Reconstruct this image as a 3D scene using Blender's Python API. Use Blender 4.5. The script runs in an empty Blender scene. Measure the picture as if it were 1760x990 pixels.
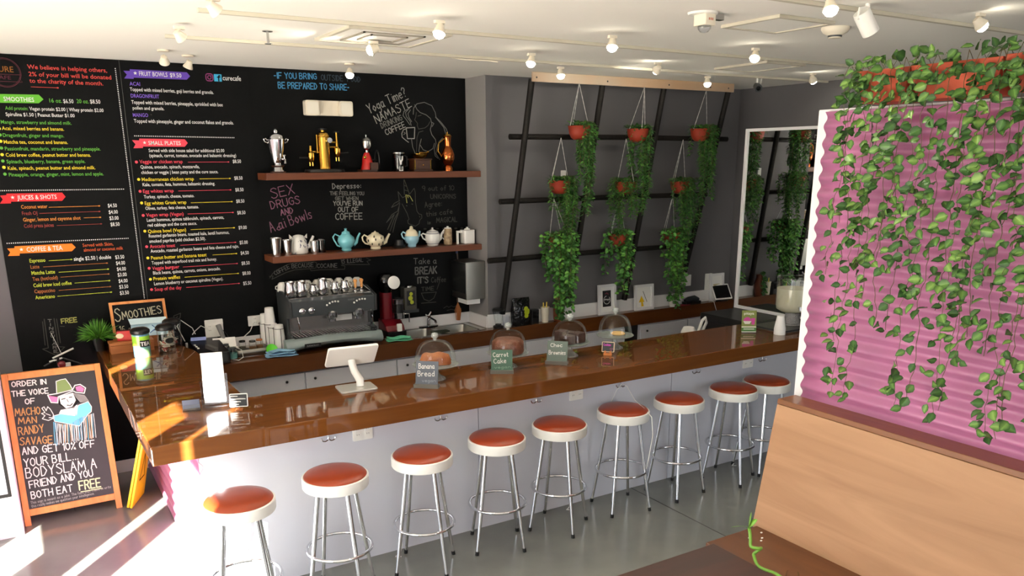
import bpy, bmesh, math, random
from mathutils import Vector, Matrix
C = bpy.context.scene.collection
rnd = random.Random(11)
R = math.radians
# ------------------------------------------------------------------ camera, light, exposure
scene = bpy.context.scene
cam_d = bpy.data.cameras.new('camera'); cam = bpy.data.objects.new('camera', cam_d); C.objects.link(cam)
cam_d.sensor_fit = 'HORIZONTAL'; cam_d.sensor_width = 36.0; cam_d.lens = 28.558
cam_d.shift_y = 0.0869; cam_d.clip_start = 0.05
yaw, pitch, roll = R(31.5213), R(14.9197), R(-0.2444)
fw = Vector((math.sin(yaw)*math.cos(pitch), math.cos(yaw)*math.cos(pitch), -math.sin(pitch)))
rt = Vector((math.cos(yaw), -math.sin(yaw), 0)); up = rt.cross(fw)
r2 = rt*math.cos(roll) + up*math.sin(roll); u2 = up*math.cos(roll) - rt*math.sin(roll)
cam.matrix_world = Matrix(((r2.x, u2.x, -fw.x, 0), (r2.y, u2.y, -fw.y, 0), (r2.z, u2.z, -fw.z, 2.5), (0, 0, 0, 1)))
scene.camera = cam
scene.view_settings.view_transform = 'Standard'; scene.view_settings.look = 'None'
scene.view_settings.gamma = 1.0; scene.view_settings.use_curve_mapping = False
scene.view_settings.exposure = 0.0
scene.cycles.use_denoising = True
scene.cycles.max_bounces = 10; scene.cycles.diffuse_bounces = 6; scene.cycles.glossy_bounces = 5
scene.cycles.transparent_max_bounces = 24; scene.cycles.transmission_bounces = 6
scene.cycles.sample_clamp_indirect = 6.0
SKY, SUN, SPOT = 6.0, 105.0, 21.0
world = bpy.data.worlds.new('sky'); scene.world = world; world.use_nodes = True
bgn = world.node_tree.nodes['Background']; bgn.inputs[0].default_value = (0.86, 0.93, 1.0, 1); bgn.inputs[1].default_value = SKY
sun_d = bpy.data.lights.new('sun', 'SUN'); sun_d.energy = SUN; sun_d.angle = R(0.5); sun_d.color = (1.0, 0.94, 0.84)
sun = bpy.data.objects.new('sun', sun_d); C.objects.link(sun)
SD = Vector((0.61, 0.79, -0.45)).normalized()
sun.rotation_euler = SD.to_track_quat('-Z', 'Y').to_euler(); sun.location = (-6, -8, 8)

# ------------------------------------------------------------------ materials
def lin(c):
    return tuple(((x/255)/12.92 if x/255 <= 0.04045 else ((x/255+0.055)/1.055)**2.4) for x in c)
MATS = {}
def mat(name, rgb, rough=0.5, metal=0.0, coat=0.0, noise=0.0, nscale=8.0, nstretch=(1, 1, 1), rgb2=None, bump=0.0, bscale=40.0, spec=0.5, emit=None, estr=0.0, vcol=False, transl=0.0):
    m = bpy.data.materials.new(name); m.use_nodes = True
    nt = m.node_tree; b = nt.nodes['Principled BSDF']; L = nt.links
    col = lin(rgb); b.inputs['Base Color'].default_value = col+(1,)
    b.inputs['Roughness'].default_value = rough; b.inputs['Metallic'].default_value = metal
    b.inputs['Specular IOR Level'].default_value = spec
    if coat: b.inputs['Coat Weight'].default_value = coat; b.inputs['Coat Roughness'].default_value = 0.03
    if emit: b.inputs['Emission Color'].default_value = lin(emit)+(1,); b.inputs['Emission Strength'].default_value = estr
    if noise or bump or rgb2:
        tc = nt.nodes.new('ShaderNodeTexCoord'); mp = nt.nodes.new('ShaderNodeMapping'); mp.inputs['Scale'].default_value = nstretch
        L.new(tc.outputs['Object'], mp.inputs['Vector'])
        n = nt.nodes.new('ShaderNodeTexNoise'); n.inputs['Scale'].default_value = nscale; n.inputs['Detail'].default_value = 6
        L.new(mp.outputs['Vector'], n.inputs['Vector'])
        cr = nt.nodes.new('ShaderNodeValToRGB'); cr.color_ramp.elements[0].position = 0.3; cr.color_ramp.elements[1].position = 0.7
        c2 = lin(rgb2) if rgb2 else tuple(min(1, x*(1+noise)) for x in col)
        c1 = col if rgb2 else tuple(x*(1-noise) for x in col)
        cr.color_ramp.elements[0].color = c1+(1,); cr.color_ramp.elements[1].color = c2+(1,)
        L.new(n.outputs['Fac'], cr.inputs['Fac'])
        if noise or rgb2: L.new(cr.outputs['Color'], b.inputs['Base Color'])
        if bump:
            n2 = nt.nodes.new('ShaderNodeTexNoise'); n2.inputs['Scale'].default_value = bscale; L.new(mp.outputs['Vector'], n2.inputs['Vector'])
            bp = nt.nodes.new('ShaderNodeBump'); bp.inputs['Strength'].default_value = bump; bp.inputs['Distance'].default_value = 0.02
            L.new(n2.outputs['Fac'], bp.inputs['Height']); L.new(bp.outputs['Normal'], b.inputs['Normal'])
    if vcol:
        a = nt.nodes.new('ShaderNodeVertexColor'); a.layer_name = 'Col'
        mx = nt.nodes.new('ShaderNodeMixRGB'); mx.blend_type = 'MULTIPLY'; mx.inputs['Fac'].default_value = 1
        mx.inputs['Color2'].default_value = col+(1,); L.new(a.outputs['Color'], mx.inputs['Color1']); L.new(mx.outputs['Color'], b.inputs['Base Color'])
    MATS[name] = m
    return m
def glass(name, tint=(255, 255, 255), f0=0.06, rough=0.02, dens=0.0):
    m = bpy.data.materials.new(name); m.use_nodes = True; nt = m.node_tree; nt.nodes.clear(); L = nt.links
    o = nt.nodes.new('ShaderNodeOutputMaterial'); t = nt.nodes.new('ShaderNodeBsdfTransparent'); g = nt.nodes.new('ShaderNodeBsdfGlossy')
    t.inputs[0].default_value = lin(tint)+(1,); g.inputs['Roughness'].default_value = rough
    lw = nt.nodes.new('ShaderNodeLayerWeight'); lw.inputs[0].default_value = 0.18
    mp = nt.nodes.new('ShaderNodeMapRange'); mp.inputs[3].default_value = f0; mp.inputs[4].default_value = 0.5
    L.new(lw.outputs['Fresnel'], mp.inputs[0])
    mx = nt.nodes.new('ShaderNodeMixShader'); L.new(mp.outputs[0], mx.inputs[0]); L.new(t.outputs[0], mx.inputs[1]); L.new(g.outputs[0], mx.inputs[2])
    out = mx
    if dens:
        d = nt.nodes.new('ShaderNodeBsdfDiffuse'); d.inputs[0].default_value = lin(tint)+(1,)
        m2 = nt.nodes.new('ShaderNodeMixShader'); m2.inputs[0].default_value = dens; L.new(mx.outputs[0], m2.inputs[1]); L.new(d.outputs[0], m2.inputs[2]); out = m2
    L.new(out.outputs[0], o.inputs[0]); MATS[name] = m
    return m
def wood(name, dark, light, rough, coat=0.0, axis='X', scale=1.6, spec=0.5):
    m = bpy.data.materials.new(name); m.use_nodes = True; nt = m.node_tree; b = nt.nodes['Principled BSDF']; L = nt.links
    b.inputs['Roughness'].default_value = rough; b.inputs['Specular IOR Level'].default_value = spec
    if coat: b.inputs['Coat Weight'].default_value = coat; b.inputs['Coat Roughness'].default_value = 0.0
    tc = nt.nodes.new('ShaderNodeTexCoord'); mp = nt.nodes.new('ShaderNodeMapping')
    s = {'X': (0.35, 3.5, 3.5), 'Y': (3.5, 0.35, 3.5), 'Z': (3.5, 3.5, 0.35)}[axis]; mp.inputs['Scale'].default_value = tuple(k*scale for k in s)
    L.new(tc.outputs['Object'], mp.inputs['Vector'])
    n = nt.nodes.new('ShaderNodeTexNoise'); n.inputs['Scale'].default_value = 2.2; n.inputs['Detail'].default_value = 8; n.inputs['Distortion'].default_value = 1.4
    L.new(mp.outputs['Vector'], n.inputs['Vector'])
    cr = nt.nodes.new('ShaderNodeValToRGB'); cr.color_ramp.elements[0].position = 0.32; cr.color_ramp.elements[1].position = 0.68
    cr.color_ramp.elements[0].color = lin(dark)+(1,); cr.color_ramp.elements[1].color = lin(light)+(1,)
    L.new(n.outputs['Fac'], cr.inputs['Fac']); L.new(cr.outputs['Color'], b.inputs['Base Color']); MATS[name] = m
    return m

bar_wood = wood('bar_wood', (97, 54, 18), (112, 66, 24), 0.5, 1.0, 'X', 1.2, .08)
back_wood = wood('back_wood', (84, 45, 18), (98, 55, 22), 0.5, 0.8, 'X', 1.2, .08)
shelf_wood = wood('shelf_wood', (92, 48, 27), (110, 60, 34), 0.45, 0.0, 'X', 1.0)
booth_wood = wood('booth_maple', (164, 123, 91), (182, 141, 107), 0.5, 0.0, 'Y', 0.9, .3)
cap_wood = wood('booth_cap', (122, 76, 44), (140, 90, 54), 0.4, 0.2, 'Y', 1.0)
seat_wood = wood('bench_walnut', (96, 58, 34), (112, 70, 42), 0.4, 0.2, 'Y', 1.0)
table_wood = wood('table_mahogany', (52, 24, 16), (74, 35, 22), 0.4, 0.0, 'X', 1.0)
frame_wood = wood('sign_oak', (196, 120, 62), (216, 142, 78), 0.5, 0.0, 'Z', 2.0)
black_wood = mat('trellis_black', (24, 21, 19), 0.6, noise=0.3, nscale=30, spec=.25)
floor_m = mat('polished_concrete', (108, 111, 107), 0.16, rgb2=(130, 132, 126), nscale=1.6, spec=0.5)
ceil_m = mat('ceiling_paint', (248, 246, 240), 0.9)
chalk_m = mat('chalkboard', (15, 16, 17), 0.55, rgb2=(20, 21, 22), nscale=3, spec=0.08)
gray_m = mat('gray_paint', (100, 99, 102), 0.7, spec=0.3)
white_m = mat('white_paint', (232, 232, 234), 0.5)
panel_m = mat('white_laminate', (204, 206, 217), 0.22, spec=0.5)
plas_w = mat('white_plastic', (236, 236, 232), 0.35)
plas_cream = mat('cream_plastic', (232, 224, 206), 0.45)
blk = mat('black_plastic', (16, 16, 17), 0.4)
blk_gl = mat('black_gloss', (10, 10, 12), 0.12)
dgray = mat('dark_gray', (52, 56, 58), 0.4)
chrome = mat('chrome', (225, 226, 230), 0.07, 1.0)
steel = mat('steel', (178, 178, 176), 0.25, 1.0)
brush = mat('brushed_steel', (150, 148, 142), 0.38, 1.0)
brass = mat('brass', (214, 168, 74), 0.14, 1.0)
copper = mat('copper', (206, 116, 62), 0.12, 1.0)
galv = mat('galvanised', (214, 204, 188), 0.5, 0.5, rgb2=(222, 172, 122), nscale=1.1)
red_p = mat('red_paint', (196, 32, 32), 0.3, coat=0.4)
dred = mat('dark_red_paint', (120, 14, 28), 0.3, coat=0.4)
seat_m = mat('orange_vinyl', (148, 58, 27), 0.32, spec=0.5, noise=0.08, nscale=5)
cloth_b = mat('blue_cloth', (136, 182, 214), 0.9, bump=0.5, bscale=60)
cloth_g = mat('green_cloth', (96, 190, 150), 0.9, bump=0.5, bscale=60)
lime = mat('lime_plastic', (96, 220, 44), 0.4)
turq = mat('turquoise_glaze', (122, 200, 212), 0.15, coat=0.5)
china = mat('white_china', (236, 236, 232), 0.15, coat=0.5)
cream = mat('cream_china', (238, 228, 198), 0.15, coat=0.5)
paleb = mat('pale_blue_china', (150, 196, 214), 0.15, coat=0.5)
navy = mat('navy_glaze', (44, 56, 92), 0.3)
olive = mat('olive_glaze', (60, 58, 40), 0.3)
terra = mat('terracotta', (178, 74, 46), 0.65, noise=0.12, nscale=9)
pot_m = mat('orange_pot', (146, 50, 31), 0.5)
pink = mat('pink_corrugated', (180, 112, 152), 0.3, spec=0.6, noise=0.05, nscale=2)
yellow = mat('yellow_plastic', (246, 200, 22), 0.4)
tan_w = wood('tray_wood', (158, 92, 44), (178, 110, 58), 0.5, 0.0, 'X', 2.0)
brown_w = mat('brown_wood', (70, 40, 24), 0.4, noise=0.2, nscale=14, nstretch=(1, 6, 6))
slate = mat('slate', (88, 94, 104), 0.7)
slate_g = mat('green_slate', (72, 104, 88), 0.7)
slate_s = mat('sage_slate', (98, 112, 104), 0.7)
stone = mat('slate_stand', (104, 102, 96), 0.8)
bread = mat('crust', (176, 104, 52), 0.7, rgb2=(142, 74, 34), nscale=14, bump=0.4)
choc = mat('chocolate_cake', (64, 36, 26), 0.7, noise=0.3, nscale=20, bump=0.5)
carrot = mat('carrot_cake', (112, 64, 42), 0.7, noise=0.3, nscale=20, bump=0.5)
cookie = mat('cookie', (214, 170, 98), 0.8, noise=0.15, nscale=20)
leaf_m = mat('ivy_leaf', (255, 255, 255), 0.45, vcol=True, spec=0.35)
stem_m = mat('stem', (92, 84, 50), 0.7)
bamboo_m = mat('bamboo', (110, 160, 56), 0.4, noise=0.2, nscale=20)
glass_c = glass('clear_glass', (252, 254, 253), 0.04)
chain_m = mat('chain_metal', (196, 196, 194), .4, .3)
glass_s = glass('smoky_glass', (150, 150, 146), 0.08)
acryl = glass('acrylic', (244, 246, 250), 0.08)
knob_g = glass('thick_glass', (222, 228, 226), 0.2, .02, .25)
lemonade = glass('lemonade', (226, 222, 200), 0.05, 0.1, 0.72)
ice_m = glass('crushed_ice', (240, 240, 230), 0.1, 0.1, 0.6)
mirror_m = mat('mirror_silver', (235, 238, 236), 0.01, 1.0)
screen_m = mat('screen', (8, 8, 10), 0.08)
screen_on = mat('lit_screen', (150, 160, 210), 0.3, emit=(150, 160, 205), estr=0.3)
bulb_m = mat('lamp_bulb', (255, 255, 255), 0.3, emit=(255, 244, 220), estr=60.0)
rubber = mat('rubber', (22, 22, 22), 0.7)
paper = mat('paper', (244, 244, 242), 0.8)
cable_w = mat('white_cable', (230, 230, 226), 0.4)
orange_c = mat('orange_chair', (214, 112, 40), 0.5)
foil = mat('foil', (190, 190, 190), 0.3, 1.0, bump=1.0, bscale=90)
lid_in = mat('display_interior', (30, 34, 44), 0.3)
shade_m = bpy.data.materials.new('shade_fabric'); shade_m.use_nodes = True; _n = shade_m.node_tree; _n.nodes.clear()  # translucent cloth of the added blinds, glowing onto the ceiling
_o = _n.nodes.new('ShaderNodeOutputMaterial'); _d = _n.nodes.new('ShaderNodeBsdfDiffuse'); _t = _n.nodes.new('ShaderNodeBsdfTranslucent'); _m = _n.nodes.new('ShaderNodeMixShader')
_d.inputs[0].default_value = (.8, .78, .72, 1); _t.inputs[0].default_value = (.8, .76, .66, 1); _m.inputs[0].default_value = 0.5
_n.links.new(_d.outputs[0], _m.inputs[1]); _n.links.new(_t.outputs[0], _m.inputs[2]); _n.links.new(_m.outputs[0], _o.inputs[0])
INK = {}
def ink(rgb, rough=0.8):
    k = tuple(rgb)
    if k not in INK: INK[k] = mat('ink_%02x%02x%02x' % k, rgb, rough, spec=0.2)
    return INK[k]

# ------------------------------------------------------------------ mesh building
class MB:
    def __init__(s): s.v = []; s.f = []; s.mi = []; s.c = []; s.m = 0; s.T = Matrix(); s.col = (1, 1, 1); s.usec = False
    def add(s, vs, fs, cols=None):
        b = len(s.v)
        for i, p in enumerate(vs):
            s.v.append(s.T @ Vector(p)); s.c.append(cols[i] if cols else s.col)
        for f in fs: s.f.append([b+i for i in f]); s.mi.append(s.m)
        return s
    def box(s, x0, x1, y0, y1, z0, z1):
        return s.add([(x0, y0, z0), (x1, y0, z0), (x1, y1, z0), (x0, y1, z0), (x0, y0, z1), (x1, y0, z1), (x1, y1, z1), (x0, y1, z1)],
              [(0, 3, 2, 1), (4, 5, 6, 7), (0, 1, 5, 4), (1, 2, 6, 5), (2, 3, 7, 6), (3, 0, 4, 7)])
    def prism(s, pts, a, b, ax='z'):
        n = len(pts)
        def q(p, h): return {'z': (p[0], p[1], h), 'y': (p[0], h, p[1]), 'x': (h, p[0], p[1])}[ax]
        return s.add([q(p, a) for p in pts]+[q(p, b) for p in pts], [tuple(range(n))[::-1], tuple(range(n, 2*n))]+[(i, (i+1) % n, n+(i+1) % n, n+i) for i in range(n)])
    def lathe(s, prof, x=0, y=0, z=0, seg=24, sx=1, sy=1, axis=None):
        vs = []; fs = []; n = len(prof)
        for i in range(seg):
            a = 2*math.pi*i/seg
            for r, h in prof: vs.append((x+r*sx*math.cos(a), y+r*sy*math.sin(a), z+h))
        for i in range(seg):
            j = (i+1) % seg
            for k in range(n-1): fs.append((i*n+k, j*n+k, j*n+k+1, i*n+k+1))
        if prof[0][0] > 1e-5: fs.append(tuple(i*n for i in range(seg))[::-1])
        if prof[-1][0] > 1e-5: fs.append(tuple(i*n+n-1 for i in range(seg)))
        if axis:
            q = Vector((0, 0, 1)).rotation_difference(Vector(axis)).to_matrix(); o = Vector((x, y, z))
            vs = [q @ (Vector(p)-o)+o for p in vs]
        return s.add(vs, fs)
    def open_lathe(s, prof, x=0, y=0, z=0, seg=24, sx=1, sy=1):
        vs = []; fs = []; n = len(prof)
        for i in range(seg):
            a = 2*math.pi*i/seg
            for r, h in prof: vs.append((x+r*sx*math.cos(a), y+r*sy*math.sin(a), z+h))
        for i in range(seg):
            j = (i+1) % seg
            for k in range(n-1): fs.append((i*n+k, j*n+k, j*n+k+1, i*n+k+1))
        return s.add(vs, fs)
    def tube(s, pts, r, seg=8, closed=False, cap=True):
        P = [Vector(p) for p in pts]; n = len(P); rs = r if isinstance(r, (list, tuple)) else [r]*n
        vs = []; fs = []; prev = None
        for i, p in enumerate(P):
            if closed: t = P[(i+1) % n]-P[i-1]
            else: t = P[min(i+1, n-1)]-P[max(i-1, 0)]
            t.normalize()
            if prev is None:
                a = Vector((0, 0, 1)) if abs(t.z) < 0.9 else Vector((1, 0, 0)); nn = t.cross(a).normalized()
            else:
                nn = prev-t*prev.dot(t)
                nn = nn.normalized() if nn.length > 1e-6 else t.cross(Vector((0, 0, 1))).normalized()
            prev = nn; bb = t.cross(nn)
            for k in range(seg):
                a = 2*math.pi*k/seg; vs.append(p+(nn*math.cos(a)+bb*math.sin(a))*rs[i])
        m = n if closed else n-1
        for i in range(m):
            j = (i+1) % n
            for k in range(seg): fs.append((i*seg+k, i*seg+(k+1) % seg, j*seg+(k+1) % seg, j*seg+k))
        if not closed and cap: fs.append(tuple(range(seg))[::-1]); fs.append(tuple((n-1)*seg+k for k in range(seg)))
        return s.add(vs, fs)
    def ball(s, x, y, z, rx, ry=None, rz=None, seg=16, rings=10):
        ry = ry or rx; rz = rz or rx
        return s.lathe([(max(1e-6, math.sin(math.pi*i/rings)), -math.cos(math.pi*i/rings)*rz) for i in range(rings+1)], x, y, z, seg, rx, ry)
    def ring(s, x, y, z, R_, r, seg=32, ts=8):
        return s.tube([(x+R_*math.cos(2*math.pi*i/seg), y+R_*math.sin(2*math.pi*i/seg), z) for i in range(seg)], r, ts, True)
    def rbox(s, x0, x1, y0, y1, z0, z1, r=0.01, ax='z', n=4):
        if ax == 'z': a0, a1, b0, b1, lo, hi = x0, x1, y0, y1, z0, z1
        elif ax == 'y': a0, a1, b0, b1, lo, hi = x0, x1, z0, z1, y0, y1
        else: a0, a1, b0, b1, lo, hi = y0, y1, z0, z1, x0, x1
        pts = []
        for cx, cy, st in ((a1-r, b1-r, 0), (a0+r, b1-r, 90), (a0+r, b0+r, 180), (a1-r, b0+r, 270)):
            for k in range(n+1): t = R(st+90*k/n); pts.append((cx+r*math.cos(t), cy+r*math.sin(t)))
        return s.prism(pts, lo, hi, ax)
    def at(s, x=0, y=0, z=0, rz=0, rx=0, ry=0):
        s.T = Matrix.Translation((x, y, z)) @ Matrix.Rotation(R(rz), 4, 'Z') @ Matrix.Rotation(R(ry), 4, 'Y') @ Matrix.Rotation(R(rx), 4, 'X'); return s
    def flat(s, polys2d, fn):
        for pts in polys2d: s.add([fn(*p) for p in pts], [tuple(range(len(pts)))])
        return s
    def text(s, t, fn, x0, x1, y, cap, bold=0.0):
        v, f, w = text_mesh(t, bold); k = (x1-x0)/w; h = cap/TEXT_CAP
        return s.add([fn(x0+a*k, y+b*h) for a, b in v], f)
    def stroke(s, pts, w, fn):
        for (xa, ya), (xb, yb) in zip(pts, pts[1:]):
            d = math.hypot(xb-xa, yb-ya)
            if d < 1e-6: xb += w*0.3; d = w*0.3
            tx, ty = (xb-xa)/d, (yb-ya)/d; e = w*0.42; h = w/2
            q = [(xa-tx*e+ty*h*.55, ya-ty*e-tx*h*.55), (xa+ty*h, ya-tx*h), (xb+ty*h, yb-tx*h), (xb+tx*e+ty*h*.55, yb+ty*e-tx*h*.55),
                 (xb+tx*e-ty*h*.55, yb+ty*e+tx*h*.55), (xb-ty*h, yb+tx*h), (xa-ty*h, ya+tx*h), (xa-tx*e-ty*h*.55, ya-ty*e+tx*h*.55)]
            s.add([fn(*p) for p in q], [tuple(range(8))])
        return s
    def hand(s, t, x0, y0, x1, y1, cap, w, fn):
        g = glyphs(t); tot = g[1]; dx, dy = x1-x0, y1-y0; ln = math.hypot(dx, dy); k = ln/tot
        ux, uy = dx/ln, dy/ln
        for pl in g[0]:
            s.stroke([(x0+ux*a*k-uy*b*cap, y0+uy*a*k+ux*b*cap) for a, b in pl], w, fn)
        return s
    def build(s, name, mats, parent=None, loc=(0, 0, 0), smooth=35, bevel=0.0, kind=None, label=None, solid=0.0):
        me = bpy.data.meshes.new(name); me.from_pydata([tuple(v) for v in s.v], [], s.f)
        mats = mats if isinstance(mats, (list, tuple)) else [mats]
        for m in mats: me.materials.append(m)
        me.polygons.foreach_set('material_index', s.mi)
        if s.usec:
            a = me.color_attributes.new('Col', 'FLOAT_COLOR', 'POINT')
            a.data.foreach_set('color', [x for c in s.c for x in (c[0], c[1], c[2], 1.0)])
        else:
            bm = bmesh.new(); bm.from_mesh(me); bmesh.ops.recalc_face_normals(bm, faces=bm.faces); bm.to_mesh(me); bm.free()
        if smooth:
            me.polygons.foreach_set('use_smooth', [True]*len(me.polygons)); me.set_sharp_from_angle(angle=R(smooth))
        me.update()
        o = bpy.data.objects.new(name, me); C.objects.link(o)
        if parent is not None: o.parent = parent
        o.location = loc
        if solid:
            sm = o.modifiers.new('thickness', 'SOLIDIFY'); sm.thickness = solid; sm.offset = 0
        if bevel:
            bv = o.modifiers.new('bevel', 'BEVEL'); bv.width = bevel; bv.segments = 2; bv.limit_method = 'ANGLE'; bv.angle_limit = R(40)
        if kind: o['kind'] = kind
        if label: o['label'] = label
        return o
TEXT_CAP = 0.73
_tc = {}
def text_mesh(t, bold):
    k = (t, bold)
    if k in _tc: return _tc[k]
    cu = bpy.data.curves.new('tmp', 'FONT'); cu.body = t; cu.size = 1.0; cu.resolution_u = 2; cu.offset = bold
    o = bpy.data.objects.new('tmp', cu); me = o.to_mesh()
    v = [(p.co.x, p.co.y) for p in me.vertices]; f = [tuple(p.vertices) for p in me.polygons]
    o.to_mesh_clear(); bpy.data.objects.remove(o); bpy.data.curves.remove(cu)
    x0 = min(p[0] for p in v); x1 = max(p[0] for p in v)
    v = [(p[0]-x0, p[1]) for p in v]; _tc[k] = (v, f, x1-x0)
    return _tc[k]
# chalk alphabet: strokes on a 0..1 grid, "x,y x,y;..." in tenths
GL = {'A':'0,0 3,10 6,0;1,4 5,4','B':'0,0 0,10 4,10 5,8 4,5.5 0,5.5;4,5.5 6,3 4,0 0,0','C':'6,8.5 4,10 1,8.5 0,5 1,1.5 4,0 6,1.5','D':'0,0 0,10 3,9.5 6,5 3,.5 0,0','E':'6,10 0,10 0,0 6,0;0,5 5,5','F':'6,10 0,10 0,0;0,5 5,5',
'G':'6,8.5 4,10 1,8.5 0,5 1,1.5 4,0 6,1.5 6,5 3.5,5','H':'0,0 0,10;6,0 6,10;0,5 6,5','I':'1,0 1,10','J':'5,10 5,2 3,0 0,2','K':'0,0 0,10;6,10 0,4;2,5.5 6,0','L':'0,10 0,0 5.5,0','M':'0,0 1,10 4,3 7,10 8,0','N':'0,0 0,10 6,0 6,10',
'O':'3,10 .5,8 0,5 .5,2 3,0 5.5,2 6,5 5.5,8 3,10','P':'0,0 0,10 4,10 6,8 4,5 0,5','Q':'3,10 .5,8 0,5 .5,2 3,0 5.5,2 6,5 5.5,8 3,10;4,2 6,0','R':'0,0 0,10 4,10 6,8 4,5 0,5;3,5 6,0','S':'6,8.5 4,10 1.5,9.5 .5,7.5 5.5,4 6,2 4,0 1.5,0 0,1.5','T':'0,10 7,10;3.5,10 3.5,0',
'U':'0,10 0,2 2,0 4,0 6,2 6,10','V':'0,10 3,0 6,10','W':'0,10 2,0 4,7 6,0 8,10','X':'0,0 6,10;0,10 6,0','Y':'0,10 3,5 6,10;3,5 3,0','Z':'0,10 6,10 0,0 6,0',
'a':'5,5.5 2,6 0,3 1.5,0 3.5,.5 5,3;5,6 5,0 6,0','b':'0,10 0,0 3,0 5,3 3,6 0,5','c':'5,5.5 2,6 0,3 2,0 5,.8','d':'5,5 2,6 0,3 2,0 5,1;5,10 5,0','e':'0,3.2 5,3.6 4,6 1.5,6 0,3 2,0 5,.8','f':'4,9.5 2.5,10 1.5,8 1.5,0;0,5.5 3.5,5.5','g':'5,5 2,6 0,3 2,.5 5,2;5,6 5,-2 3,-4 .5,-3','h':'0,10 0,0;0,4.5 3,6 5,4.5 5,0','i':'1,6 1,0;1,8.3 1,8.6',
'j':'2,6 2,-3 0,-4;2,8.3 2,8.6','z':'0,6 4.5,6 0,0 4.5,0','x':'0,0 4.5,6;0,6 4.5,0','6':'5,9.5 2,9 0,4 1,.5 3,0 5.5,1.5 5.5,4 3,5.5 .5,4','k':'0,10 0,0;4.5,6 0,2.5;2,3.8 5,0','l':'1,10 1,0','m':'0,6 0,0;0,4.5 2,6 3.5,4.5 3.5,0;3.5,4.5 5.5,6 7,4.5 7,0','n':'0,6 0,0;0,4.5 3,6 5,4.5 5,0','o':'2.5,6 0,3 2.5,0 5,3 2.5,6','p':'0,6 0,-4;0,5 3,6 5,3 3,0 0,1','q':'5,5 2,6 0,3 2,0 5,1;5,6 5,-4','r':'0,6 0,0;0,4 2,6 4,5.6','s':'4.5,5.3 2,6 .5,4.6 4,2 3,0 0,.6','t':'1.5,9 1.5,1 3,0 4,.6;0,6 3.8,6','u':'0,6 0,1.5 2,0 5,2;5,6 5,0','v':'0,6 2.5,0 5,6','w':'0,6 1.5,0 3.5,5 5.5,0 7,6','y':'0,6 2.5,1;5,6 1.5,-4',
'1':'0,8 2,10 2,0','0':'3,10 .5,8 0,5 .5,2 3,0 5.5,2 6,5 5.5,8 3,10','9':'6,7 4,5 1,5.5 0,8 2,10 5,9.5 6,7 4.5,0','%':'0,0 6,10;1,10 0,8 2,7.5 1,10;5,2.5 4,.5 6,0 5,2.5','.':'1,0 1,.5','-':'0,4.5 3,4.5','?':'0,8 2,10 5,9 5,7 2.5,4.5 2.5,3;2.5,0 2.5,.4',"'":'1,10 .6,8',':':'1,1 1,1.5;1,5 1,5.5','*':'2,2 2,8;0,3.5 4,6.5;0,6.5 4,3.5',',':'1,.5 .5,-1.5','!':'1,10 1,3;1,0 1,.5','/':'0,0 4,10','$':'6,8.5 4,10 1.5,9.5 .5,7.5 5.5,4 6,2 4,0 1.5,0 0,1.5;3,11 3,-1'}
def glyphs(t):
    x = 0.0; out = []
    for ch in t:
        if ch == ' ': x += 0.42; continue
        mx = 0
        for pl in GL[ch].split(';'):
            pts = [tuple(float(q)/10 for q in p.split(',')) for p in pl.split()]
            mx = max(mx, max(p[0] for p in pts)); out.append([(x+p[0], p[1]) for p in pts])
        x += mx+0.22
    return out, max(0.2, x-0.22)

def tag(o, label, cat, group=None, kind=None):
    o['label'] = label; o['category'] = cat
    if group: o['group'] = group
    if kind: o['kind'] = kind
    return o
def thing(name, label, cat, loc=(0, 0, 0), group=None, rz=0):
    o = bpy.data.objects.new(name, None); o.empty_display_size = 0.1; C.objects.link(o); o.location = loc; o.rotation_euler = (0, 0, R(rz))
    return tag(o, label, cat, group)
def dup(root, loc, label, rz=None, group=None):
    r = root.copy(); C.objects.link(r); r.location = loc; r['label'] = label
    if rz is not None: r.rotation_euler = (0, 0, R(rz))
    if group: r['group'] = group
    for ch in root.children:
        c = ch.copy(); C.objects.link(c); c.parent = r
        for g in ch.children:
            d = g.copy(); C.objects.link(d); d.parent = c
    return r
def arc(cx, cy, r, a0, a1, n=10):
    return [(cx+r*math.cos(R(a0+(a1-a0)*i/n)), cy+r*math.sin(R(a0+(a1-a0)*i/n))) for i in range(n+1)]
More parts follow.
